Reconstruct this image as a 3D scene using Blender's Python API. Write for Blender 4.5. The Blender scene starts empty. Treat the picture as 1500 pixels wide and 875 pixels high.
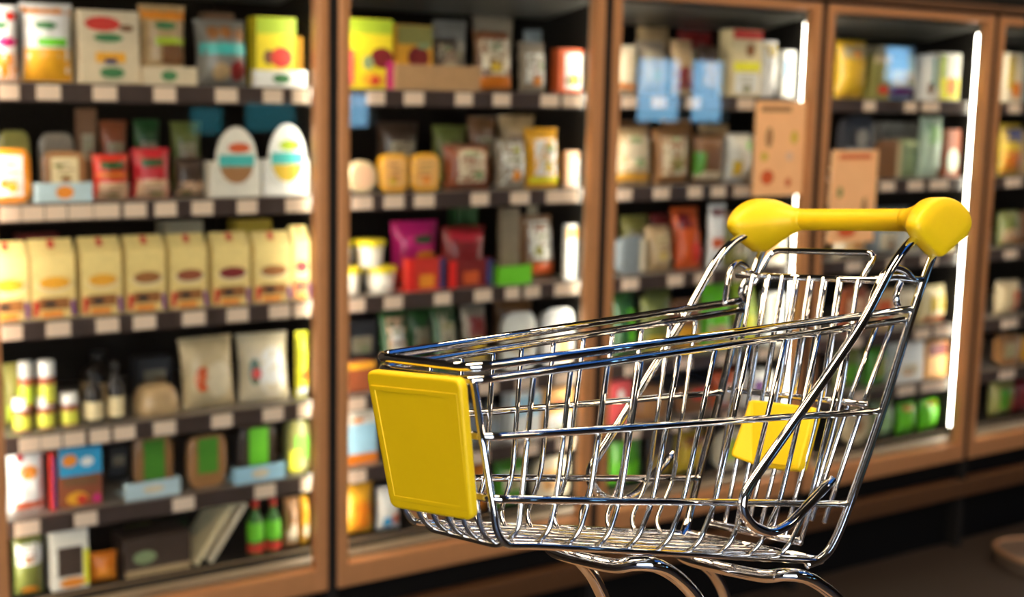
import bpy, bmesh, math, random
from mathutils import Vector, Matrix

random.seed(7)
SC = bpy.context.scene
COL = SC.collection

# ------------------------------------------------------------------ camera
CAM_H = 1.73
PITCH, ROLL, FPX = 0.1525, 0.0221, 2000.0
R0 = Vector((1, 0, 0)); F0 = Vector((0, math.cos(PITCH), -math.sin(PITCH))); U0 = R0.cross(F0)
R1 = math.cos(ROLL) * R0 + math.sin(ROLL) * U0
U1 = -math.sin(ROLL) * R0 + math.cos(ROLL) * U0
cam_data = bpy.data.cameras.new('camera')
cam = bpy.data.objects.new('camera', cam_data); COL.objects.link(cam)
cam.matrix_world = Matrix(((R1.x, U1.x, -F0.x, 0), (R1.y, U1.y, -F0.y, 0), (R1.z, U1.z, -F0.z, CAM_H), (0, 0, 0, 1)))
cam_data.sensor_width = 36.0; cam_data.sensor_fit = 'HORIZONTAL'
cam_data.lens = 36.0 * FPX / 1500.0
cam_data.clip_start = 0.05; cam_data.clip_end = 200
cam_data.dof.use_dof = True
cam_data.dof.focus_distance = 0.88
cam_data.dof.aperture_fstop = 0.048 / 0.0068
SC.camera = cam

# ------------------------------------------------------------------ world (daylight sky outside the shop)
world = bpy.data.worlds.new('sky'); SC.world = world; world.use_nodes = True
wn = world.node_tree.nodes; wl = world.node_tree.links; wn.clear()
wo = wn.new('ShaderNodeOutputWorld'); wb = wn.new('ShaderNodeBackground')
tc = wn.new('ShaderNodeTexCoord'); sx = wn.new('ShaderNodeSeparateXYZ'); mr = wn.new('ShaderNodeMapRange'); cr = wn.new('ShaderNodeValToRGB')
mr.inputs[1].default_value = -1; mr.inputs[2].default_value = 1
wl.new(tc.outputs['Generated'], sx.inputs[0]); wl.new(sx.outputs['Z'], mr.inputs[0]); wl.new(mr.outputs[0], cr.inputs[0])
el = cr.color_ramp.elements
el[0].position = 0.0; el[0].color = (0.20, 0.18, 0.15, 1)
el[1].position = 1.0; el[1].color = (0.10, 0.22, 0.55, 1)
for p, c in ((0.485, (0.85, 0.80, 0.72, 1)), (0.50, (1.0, 0.98, 0.94, 1)), (0.60, (0.62, 0.72, 0.88, 1)), (0.75, (0.20, 0.36, 0.70, 1))):
    e = el.new(p); e.color = c
wl.new(cr.outputs[0], wb.inputs[0]); wb.inputs[1].default_value = 9.6
wl.new(wb.outputs[0], wo.inputs[0])
SC.view_settings.view_transform = 'Standard'; SC.view_settings.look = 'None'
SC.view_settings.gamma = 1.0; SC.view_settings.use_curve_mapping = False
SC.view_settings.exposure = 0.0

# ------------------------------------------------------------------ frame of the freezer run
AZ = 0.5982; DIST = 3.2436; T0 = 0.7288; WD = 0.9044
UX = Vector((math.cos(AZ), math.sin(AZ), 0)); NX = Vector((-math.sin(AZ), math.cos(AZ), 0))
def wpt(along, off, z):                    # along the run from the first post, off = behind the door plane
    p = UX * (T0 + along) + NX * (DIST + off); return Vector((p.x, p.y, z))

# ------------------------------------------------------------------ materials
MATS = {}
def mat(name, color, rough=0.5, metal=0.0, var=0.06, scale=30.0, bump=0.0, emit=0.0, coat=0.0, trans=0.0, spec=0.5):
    if name in MATS: return MATS[name]
    m = bpy.data.materials.new(name); m.use_nodes = True
    nt = m.node_tree; b = nt.nodes['Principled BSDF']
    b.inputs['Roughness'].default_value = rough; b.inputs['Metallic'].default_value = metal
    b.inputs['Coat Weight'].default_value = coat
    b.inputs['Specular IOR Level'].default_value = spec
    b.inputs['Transmission Weight'].default_value = trans
    c = (*color, 1)
    if var > 0:
        t = nt.nodes.new('ShaderNodeTexCoord'); n = nt.nodes.new('ShaderNodeTexNoise'); n.inputs['Scale'].default_value = scale
        n.inputs['Detail'].default_value = 3
        mx = nt.nodes.new('ShaderNodeMix'); mx.data_type = 'RGBA'
        mx.inputs['A'].default_value = (*[max(0, x * (1 - var)) for x in color], 1)
        mx.inputs['B'].default_value = (*[min(1, x * (1 + var)) for x in color], 1)
        nt.links.new(t.outputs['Object'], n.inputs['Vector']); nt.links.new(n.outputs['Fac'], mx.inputs['Factor'])
        nt.links.new(mx.outputs['Result'], b.inputs['Base Color'])
        if bump > 0:
            bp = nt.nodes.new('ShaderNodeBump'); bp.inputs['Strength'].default_value = bump; bp.inputs['Distance'].default_value = 0.002
            nt.links.new(n.outputs['Fac'], bp.inputs['Height']); nt.links.new(bp.outputs[0], b.inputs['Normal'])
    else:
        b.inputs['Base Color'].default_value = c
    if emit > 0:
        b.inputs['Emission Color'].default_value = c; b.inputs['Emission Strength'].default_value = emit
    MATS[name] = m; return m

def pane_mat(name, tint, fac_scale=1.0, f0=0.045):
    m = bpy.data.materials.new(name); m.use_nodes = True; nt = m.node_tree; nt.nodes.clear()
    o = nt.nodes.new('ShaderNodeOutputMaterial'); mx = nt.nodes.new('ShaderNodeMixShader')
    tr = nt.nodes.new('ShaderNodeBsdfTransparent'); tr.inputs[0].default_value = (*tint, 1)
    gl = nt.nodes.new('ShaderNodeBsdfGlossy'); gl.inputs['Roughness'].default_value = 0.01
    lw = nt.nodes.new('ShaderNodeLayerWeight'); lw.inputs['Blend'].default_value = 0.5
    pw = nt.nodes.new('ShaderNodeMath'); pw.operation = 'POWER'; pw.inputs[1].default_value = 5.0
    fr = nt.nodes.new('ShaderNodeMath'); fr.operation = 'MULTIPLY_ADD'; fr.inputs[1].default_value = 1 - f0; fr.inputs[2].default_value = f0
    nt.links.new(lw.outputs['Facing'], pw.inputs[0]); nt.links.new(pw.outputs[0], fr.inputs[0])
    nt.links.new(fr.outputs[0], mx.inputs[0]); nt.links.new(tr.outputs[0], mx.inputs[1]); nt.links.new(gl.outputs[0], mx.inputs[2])
    nt.links.new(mx.outputs[0], o.inputs[0]); MATS[name] = m; return m

PAL = dict(white=(.86,.85,.81), ivory=(.78,.74,.64), paper=(.74,.73,.67), oat=(.70,.60,.42), cream=(.80,.66,.38), beige=(.66,.55,.38),
 tan=(.50,.34,.17), sand=(.60,.47,.27), khaki=(.42,.36,.24), kraft=(.48,.28,.13), peach=(.72,.45,.28), apricot=(.86,.45,.14), caramel=(.36,.17,.06),
 brown=(.20,.09,.035), darkbrown=(.055,.032,.02), redbrown=(.30,.08,.03), nut=(.33,.13,.03), orange=(.82,.27,.02), deeporange=(.72,.20,.012), amber=(.80,.38,.02),
 gold=(.62,.38,.02), mustard=(.62,.42,.03), yellow=(.90,.70,.02), brightyellow=(.95,.86,.03), limeyellow=(.70,.72,.08), cornyellow=(.86,.66,.25), honey=(.35,.08,.03),
 red=(.62,.035,.02), redbright=(.80,.02,.015), crimson=(.50,.02,.03), darkred=(.20,.012,.012), redorange=(.62,.10,.02), pinkred=(.72,.10,.10), magenta=(.62,.02,.18), purple=(.16,.03,.22),
 green=(.05,.20,.07), darkgreen=(.02,.08,.02), leafgreen=(.07,.28,.015), brightgreen=(.16,.62,.02), lime=(.42,.56,.03), olive=(.26,.24,.06), olivegreen=(.16,.18,.04), sage=(.25,.33,.16), leafpale=(.33,.58,.25), mint=(.55,.70,.55), green2=(.04,.16,.02),
 teal=(.06,.48,.45), tealdark=(.05,.30,.28), blue=(.04,.07,.35), darkblue=(.03,.04,.15), skyblue=(.03,.36,.66), skypale=(.36,.62,.78), paleblue=(.50,.66,.72), steelblue=(.14,.34,.62), slate=(.20,.23,.25), smoke=(.22,.21,.19), greytan=(.28,.23,.17), charcoal=(.03,.03,.035), black=(.012,.012,.012), blackglass=(.014,.009,.006), greylid=(.45,.45,.42), darkkhaki=(.20,.15,.09))
def pm(c, film=False):
    return mat(('film_' if film else 'print_') + c, PAL[c], 0.28 if film else 0.5, var=0.30 if film else 0.18, scale=45, bump=0.25 if film else 0.0)

CHROME = mat('chrome', (.86, .87, .89), 0.045, 1.0, var=0.02, scale=90)
YELLOW = mat('yellow_plastic', (.88, .57, .002), 0.5, var=0.03, scale=40)
COPPER = mat('bronze_frame', (.60, .27, .105), 0.36, 0.35, var=0.10, scale=25)
COPPER_D = mat('dark_bronze', (.14, .062, .024), 0.42, 0.5, var=0.12, scale=20)
BLACK = mat('black_gap', (.004, .003, .002), 0.8, var=0.1, spec=0.15)
INNER = mat('cabinet_liner', (.012, .010, .008), 0.7, var=0.15, spec=0.2)
CANOPY = mat('grey_canopy', (.13, .125, .11), 0.35, 0.2, var=0.06)
RAIL = mat('dark_price_rail', (.055, .036, .030), 0.35, var=0.1)
SHELF = mat('shelf_steel', (.30, .27, .24), 0.4, 0.5, var=0.06)
TAG = mat('price_card', (.80, .62, .47), 0.5, var=0.05)
POSTM = mat('olive_grey_post', (.42, .43, .34), 0.4, 0.2, var=0.06)
LEDM = mat('lamp_tube', (1.0, .93, .80), 0.4, var=0, emit=28.0)
LEDGE = mat('beige_ledge', (.27, .19, .115), 0.4, 0.2, var=0.12)
GLASS = pane_mat('door_glass', (.97, .98, .97))
BLUEGL = pane_mat('blue_window_glass', (.55, .80, 1.0))
TEALGL = pane_mat('teal_window_glass', (.14, .33, .38))
CLEARGL = pane_mat('shop_window_glass', (.97, .98, .98))

# ------------------------------------------------------------------ mesh helpers
def link(name, me, m, parent=None, smooth=False):
    o = bpy.data.objects.new(name, me); COL.objects.link(o)
    if m: me.materials.append(m)
    if parent: o.parent = parent
    if smooth:
        for p in me.polygons: p.use_smooth = True
    return o
def from_bm(name, bm, m, parent=None, smooth=False):
    bmesh.ops.recalc_face_normals(bm, faces=bm.faces)
    me = bpy.data.meshes.new(name); bm.to_mesh(me); bm.free()
    return link(name, me, m, parent, smooth)
def abox(bm, x0, x1, y0, y1, z0, z1, bev=0.0):
    vs = [bm.verts.new((x, y, z)) for z in (z0, z1) for y in (y0, y1) for x in (x0, x1)]
    fs = [(0,2,3,1),(4,5,7,6),(0,1,5,4),(2,6,7,3),(0,4,6,2),(1,3,7,5)]
    faces = [bm.faces.new([vs[i] for i in f]) for f in fs]
    if bev > 0:
        es = list({e for f in faces for e in f.edges})
        bmesh.ops.bevel(bm, geom=es, offset=bev, segments=2, affect='EDGES', profile=0.6)
def box(name, x0, x1, y0, y1, z0, z1, m, parent=None, bev=0.0):
    bm = bmesh.new(); abox(bm, x0, x1, y0, y1, z0, z1, bev); return from_bm(name, bm, m, parent)
def round_path(pts, rad, seg=6, closed=False):
    pts = [Vector(p) for p in pts]; out = []
    n = len(pts)
    for i, p in enumerate(pts):
        if not closed and i in (0, n - 1): out.append(p); continue
        a = pts[i - 1]; b = pts[(i + 1) % n]
        da = (a - p); db = (b - p); r = min(rad, da.length * .48, db.length * .48)
        s = p + da.normalized() * r; e = p + db.normalized() * r
        for k in range(seg + 1):
            t = k / seg; out.append((1 - t) ** 2 * s + 2 * t * (1 - t) * p + t * t * e)
    return out
def catmull(pts, sub=6):
    P = [Vector(p) for p in pts]; P = [2 * P[0] - P[1]] + P + [2 * P[-1] - P[-2]]; out = []
    for i in range(1, len(P) - 2):
        for k in range(sub):
            t = k / sub; p0, p1, p2, p3 = P[i - 1:i + 3]
            out.append(.5 * ((2 * p1) + (p2 - p0) * t + (2 * p0 - 5 * p1 + 4 * p2 - p3) * t * t + (3 * p1 - p0 - 3 * p2 + p3) * t ** 3))
    out.append(P[-2]); return out
def atube(bm, pts, r, n=12, closed=False):
    pts = [Vector(p) for p in pts]; N = len(pts); rings = []; up = None
    for i, p in enumerate(pts):
        if closed: t = pts[(i + 1) % N] - pts[i - 1]
        else: t = pts[min(i + 1, N - 1)] - pts[max(i - 1, 0)]
        t.normalize()
        if up is None:
            up = t.orthogonal().normalized()
        up = (up - t * up.dot(t)).normalized(); sd = t.cross(up)
        rr = r[i] if isinstance(r, (list, tuple)) else r
        rings.append([bm.verts.new(p + (up * math.cos(a) + sd * math.sin(a)) * rr) for a in [2 * math.pi * k / n for k in range(n)]])
    for i in range(N if closed else N - 1):
        a, b = rings[i], rings[(i + 1) % N]
        for k in range(n): bm.faces.new((a[k], a[(k + 1) % n], b[(k + 1) % n], b[k]))
    if not closed:
        for ring, sgn, q in ((rings[0], 1, 0), (rings[-1], -1, -1)):
            c = bm.verts.new(pts[q] + (pts[0] - pts[1] if q == 0 else pts[-1] - pts[-2]).normalized() * (r[q] if isinstance(r, (list, tuple)) else r) * .45)
            for k in range(n): bm.faces.new((ring[k], ring[(k + 1) % n], c))
def tube(name, pts, r, m, parent=None, n=12, closed=False):
    bm = bmesh.new(); atube(bm, pts, r, n, closed); return from_bm(name, bm, m, parent, True)
def alathe(bm, prof, n=20, axis='z', cap=True):
    rings = []
    for r, z in prof:
        rings.append([bm.verts.new((r * math.cos(2 * math.pi * k / n), r * math.sin(2 * math.pi * k / n), z)) for k in range(n)])
    for a, b in zip(rings, rings[1:]):
        for k in range(n): bm.faces.new((a[k], a[(k + 1) % n], b[(k + 1) % n], b[k]))
    if cap:
        bm.faces.new(rings[0]); bm.faces.new(rings[-1])
def lathe(name, prof, m, parent=None, n=20, cap=True):
    bm = bmesh.new(); alathe(bm, prof, n, cap=cap); return from_bm(name, bm, m, parent, True)
def tag(o, label, cat, group=None, kind=None):
    if label: o['label'] = label
    if cat: o['category'] = cat
    if group: o['group'] = group
    if kind: o['kind'] = kind
    return o
def empty(name, loc=(0, 0, 0), rz=0.0):
    o = bpy.data.objects.new(name, None); COL.objects.link(o); o.location = loc; o.rotation_euler = (0, 0, rz); o.empty_display_size = .1; return o

# ------------------------------------------------------------------ room shell (aligned with the freezer run)
room_loc = wpt(0, 0, 0)
def shell(name, x0, x1, y0, y1, z0, z1, m, label=None, cat=None):
    o = box(name, x0, x1, y0, y1, z0, z1, m); o.location = room_loc; o.rotation_euler = (0, 0, AZ); o['kind'] = 'structure'
    if label: o['label'] = label
    return o
FLOORM = mat('dark_brown_floor', (.022, .014, .009), 0.5, var=0.35, scale=2.5, bump=0.1)
WALLM = mat('brown_wall', (.055, .038, .026), 0.7, var=0.1, scale=4)
CEILM = mat('dark_ceiling', (.03, .026, .022), 0.7, var=0.1, scale=4)
XA, XB, YB, ZC = -6.0, 15.0, -7.0, 3.5
shell('floor', XA, XB, YB, 1.0, -.05, 0.0, FLOORM)
shell('wall_front', XA, XB, .86, 1.0, 0, ZC, WALLM)
shell('wall_left', XA - .15, XA, YB, 1.0, 0, ZC, WALLM)
shell('wall_right', XB, XB + .15, YB, 1.0, 0, ZC, WALLM)
# ceiling with one roof light above the middle of the aisle
SKX0, SKX1, SKY0, SKY1 = 1.3, 8.5, -4.3, -1.5
cb = bmesh.new()
abox(cb, XA, SKX0, YB, 1.0, ZC, ZC + .12); abox(cb, SKX1, XB, YB, 1.0, ZC, ZC + .12)
abox(cb, SKX0, SKX1, YB, SKY0, ZC, ZC + .12); abox(cb, SKX0, SKX1, SKY1, 1.0, ZC, ZC + .12)
ceil = from_bm('ceiling', cb, CEILM); ceil.location = room_loc; ceil.rotation_euler = (0, 0, AZ); ceil['kind'] = 'structure'
roof = bmesh.new()
for k in range(7): xx = SKX0 + (SKX1 - SKX0) * k / 6; xl = min(max(xx - .03, SKX0), SKX1 - .06); abox(roof, xl, xl + .06, SKY0, SKY1, ZC + .02, ZC + .10)
rl = from_bm('window_8', roof, COPPER_D); rl.location = room_loc; rl.rotation_euler = (0, 0, AZ); rl['kind'] = 'structure'; rl['label'] = 'roof light over the aisle'
ROOFGL = pane_mat('dark_blue_roof_glass', (.15, .23, .30))
for k in range(6): box('pane', SKX0 + (SKX1 - SKX0) * k / 6 + .01, SKX0 + (SKX1 - SKX0) * (k + 1) / 6 - .01, SKY0 + .01, SKY1 - .01, ZC + .05, ZC + .056, ROOFGL, rl)
# back wall with a glazed shop front on the left and small blue windows further along
WIN = [(-4.8, 0.0, .25, 3.15, CLEARGL, 4), (3.20, 3.52, 1.30, 1.55, TEALGL, 1), (3.66, 4.16, 1.32, 1.60, TEALGL, 1), (4.52, 4.84, 1.36, 1.68, BLUEGL, 1), (7.68, 8.32, 1.42, 2.07, BLUEGL, 1), (8.37, 8.89, 1.42, 2.07, BLUEGL, 1), (11.16, 11.7, 1.87, 2.30, BLUEGL, 1)]
wbm = bmesh.new(); xs = XA
for (a, b, z0, z1, g, k) in WIN:
    abox(wbm, xs, a, YB - .15, YB, 0, ZC); abox(wbm, a, b, YB - .15, YB, 0, z0); abox(wbm, a, b, YB - .15, YB, z1, ZC); xs = b
abox(wbm, xs, XB, YB - .15, YB, 0, ZC)
wallb = from_bm('wall_back', wbm, WALLM); wallb.location = room_loc; wallb.rotation_euler = (0, 0, AZ); wallb['kind'] = 'structure'
for i, (a, b, z0, z1, g, k) in enumerate(WIN):
    fb = bmesh.new(); fw = .05 if k > 1 else .025
    abox(fb, a, b, YB - .12, YB - .03, z0, z0 + fw); abox(fb, a, b, YB - .12, YB - .03, z1 - fw, z1)
    for q in range(k + 1):
        xx = a + (b - a) * q / k; xl = max(a, xx - fw / 2) if q else a; abox(fb, xl, min(b, xl + fw), YB - .12, YB - .03, z0 + fw, z1 - fw)
    wf = from_bm('window_%d' % (i + 1), fb, COPPER_D); wf.location = room_loc; wf.rotation_euler = (0, 0, AZ); wf['kind'] = 'structure'
    for q in range(k):
        box('pane', a + (b - a) * q / k + .01, a + (b - a) * (q + 1) / k - .01, YB - .08, YB - .074, z0 + .01, z1 - .01, g, wf)

# ceiling lamps
LAMPW = mat('lamp_diffuser', (1.0, .76, .48), 0.4, var=0, emit=26)
def ceiling_lamp(x, y, label, w=1.2, d=.35):
    t = empty('ceiling_lamp', wpt(x, y, ZC - .005), AZ); tag(t, label, 'lamp', 'ceiling lamps over the aisle')
    fb = bmesh.new()
    abox(fb, -w/2 - .03, w/2 + .03, -d/2 - .03, -d/2, -.07, 0); abox(fb, -w/2 - .03, w/2 + .03, d/2, d/2 + .03, -.07, 0)
    abox(fb, -w/2 - .03, -w/2, -d/2, d/2, -.07, 0); abox(fb, w/2, w/2 + .03, -d/2, d/2, -.07, 0)
    from_bm('housing', fb, COPPER_D, t)
    box('diffuser', -w/2 + .002, w/2 - .002, -d/2 + .002, d/2 - .002, -.05, -.03, LAMPW, t)
for i, (x, y) in enumerate(((-.65, -2.8), (-.7, -.75), (2.6, -1.0), (4.7, -1.0), (6.8, -1.0), (3.0, -5.3))):
    ceiling_lamp(x, y, 'warm rectangular ceiling lamp, %s of the six over the aisle' % ['first', 'second', 'third', 'fourth', 'fifth', 'last'][i], *((2.0, .45) if i == 0 else (1.2, .35)))

# ------------------------------------------------------------------ freezers
ZR = [1.699, 1.414, 1.131, .852, .643]; ZDECK = .453
BAYN = ['leftmost', 'second', 'third', 'fourth', 'rightmost']
SHN = ['top shelf', 'second shelf', 'third shelf', 'fourth shelf', 'fifth shelf', 'bottom deck']
TAGS = {(0,0):[(0.079, 0.045), (0.165, 0.055), (0.297, 0.058), (0.447, 0.056), (0.607, 0.059), (0.737, 0.054), (0.819, 0.043)],(0,1):[(0.072, 0.047), (0.122, 0.051), (0.177, 0.05), (0.231, 0.059), (0.293, 0.062), (0.367, 0.055), (0.445, 0.055), (0.541, 0.056), (0.663, 0.055), (0.799, 0.067)],(0,2):[(0.067, 0.047), (0.171, 0.057), (0.291, 0.056), (0.384, 0.058), (0.512, 0.06), (0.632, 0.059), (0.751, 0.059), (0.822, 0.046)],(0,3):[(0.098, 0.048), (0.149, 0.049), (0.204, 0.052), (0.268, 0.05), (0.329, 0.054), (0.431, 0.058), (0.587, 0.057), (0.731, 0.059), (0.833, 0.035)],(0,4):[(0.081, 0.059), (0.225, 0.056), (0.478, 0.059), (0.706, 0.06), (0.841, 0.027)],(1,0):[(0.134, 0.055), (0.251, 0.061), (0.416, 0.057), (0.543, 0.059), (0.711, 0.065), (0.791, 0.066)],(1,1):[(0.092, 0.061), (0.191, 0.061), (0.287, 0.064), (0.475, 0.059), (0.612, 0.066), (0.74, 0.117)],(1,2):[(0.077, 0.055), (0.194, 0.057), (0.356, 0.055), (0.492, 0.059), (0.6, 0.049), (0.669, 0.055), (0.78, 0.085)],(1,3):[(0.078, 0.058), (0.19, 0.057), (0.369, 0.065), (0.51, 0.068), (0.647, 0.07), (0.789, 0.073)],(1,4):[(0.087, 0.052), (0.258, 0.059), (0.491, 0.063), (0.662, 0.071), (0.803, 0.065)],(2,0):[(0.115, 0.054), (0.232, 0.056), (0.372, 0.058), (0.593, 0.073)],(2,1):[(0.108, 0.054), (0.251, 0.065), (0.396, 0.058), (0.496, 0.06), (0.595, 0.077)],(2,2):[(0.14, 0.063), (0.325, 0.064), (0.441, 0.072), (0.613, 0.078)],(2,3):[(0.16, 0.064), (0.374, 0.065), (0.554, 0.077), (0.742, 0.081)],(2,4):[(0.169, 0.065), (0.37, 0.074), (0.597, 0.079), (0.772, 0.075)],(3,0):[(0.29, 0.06), (0.505, 0.063), (0.598, 0.095)],(3,1):[(0.405, 0.073), (0.551, 0.083), (0.672, 0.101)],(3,2):[(0.252, 0.078), (0.467, 0.074), (0.656, 0.085)],(3,3):[(0.276, 0.079), (0.645, 0.086), (0.754, 0.096)],(3,4):[(0.329, 0.073), (0.57, 0.096), (0.705, 0.139)],(4,0):[(0.201, 0.068)],(4,1):[(0.219, 0.094)],(4,2):[(0.245, 0.077)],(4,3):[(0.262, 0.096)],(4,4):[(0.27, 0.096)]}
tag_mesh = None
def freezer(b):
    fz = empty('glass_door_freezer', wpt(b * WD, 0, 0), AZ)
    tag(fz, ['bronze framed glass door freezer at the far left, full of cartons', 'bronze framed glass door freezer second from left, behind the cart front',
             'bronze framed glass door freezer third from left, with hanging orange notice', 'bronze framed glass door freezer fourth from left, behind the yellow handle',
             'bronze framed glass door freezer at the far right edge'][b], 'freezer', 'row of glass door freezers')
    bm = bmesh.new()
    abox(bm, .001, .016, .002, .80, .0, 2.04); abox(bm, WD - .016, WD - .001, .002, .80, .0, 2.04)
    abox(bm, .016, WD - .016, .76, .80, .05, 2.04); abox(bm, .016, WD - .016, .06, .76, .30, ZDECK - .004)
    abox(bm, .016, WD - .016, .10, .76, .0, .30)
    from_bm('body', bm, INNER, fz)
    box('canopy', .017, WD - .017, .045, .758, 1.995, 2.035, CANOPY, fz)
    cb = bmesh.new()   # sloped inner light cowl under the canopy
    v = [cb.verts.new(p) for p in ((.017, .05, 1.99), (WD - .017, .05, 1.99), (WD - .017, .30, 1.945), (.017, .30, 1.945), (.017, .31, 1.99), (WD - .017, .31, 1.99))]
    cb.faces.new((v[0], v[1], v[2], v[3])); cb.faces.new((v[3], v[2], v[5], v[4])); cb.faces.new((v[0], v[4], v[5], v[1])); cb.faces.new((v[0], v[3], v[4])); cb.faces.new((v[1], v[5], v[2]))
    from_bm('light_cowl', cb, CANOPY, fz)
    box('header', .001, WD - .001, -.01, .80, 2.07, 2.75, BLACK, fz, .004)
    box('header_trim', .001, WD - .001, -.014, .03, 2.042, 2.069, COPPER_D, fz, .004)
    # door: frame with its pane
    bm = bmesh.new(); a0, a1 = .014, WD - .014
    abox(bm, a0, a0 + .034, -.004, .038, .352, 2.036, .007); abox(bm, a1 - .034, a1, -.004, .038, .352, 2.036, .007)
    abox(bm, a0 + .030, a1 - .030, -.002, .036, 2.006, 2.036, .007); abox(bm, a0 + .030, a1 - .030, -.002, .036, .352, .420, .007)
    door = from_bm('door', bm, COPPER, fz)
    box('glass', a0 + .028, a1 - .028, .014, .019, .405, 2.012, GLASS, door)
    # inner post with lamp tube at the right, second tube hidden behind the left post
    box('lamp_post', WD - .036, WD - .0165, .043, .0545, .46, 1.985, POSTM, fz, .003)
    box('lamp_tube', WD - .0245, WD - .0165, .0555, .0685, .47, 1.97, LEDM, fz, .003)
    box('lamp_tube', .022, .032, .050, .085, .47, 1.97, LEDM, fz, .003)
    lb = bmesh.new()
    v = [lb.verts.new((x, y, z)) for x in (.018, WD - .018) for y, z in ((.040, .36), (.040, .428), (.085, .452), (.085, .36))]
    for f in ((0,1,2,3), (4,7,6,5), (0,4,5,1), (1,5,6,2), (2,6,7,3), (3,7,4,0)): lb.faces.new([v[i] for i in f])
    from_bm('air_ledge', lb, LEDGE, fz)
    box('groove_panel', .001, WD - .001, .03, .06, .275, .35, BLACK, fz)
    box('bumper', .001, WD - .001, -.012, .045, .205, .272, COPPER_D, fz, .008)
    box('kick_plate', .001, WD - .001, .055, .075, .0, .204, BLACK, fz)
    for s, z in enumerate(ZR):
        sh = box('shelf', .018, WD - .018, .082, .62, z - .004, z + .022, SHELF, fz)
        box('price_rail', .020, WD - .032, .070, .081, z - .024, z + .021, RAIL, sh, .002)
        for (x, w) in TAGS.get((b, s), []):
            box('price_tag', x, min(x + w, WD - .034), .0672, .0695, z - .019, z + .016, TAG, sh)
    return fz
for b in range(5): freezer(b)

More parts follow.
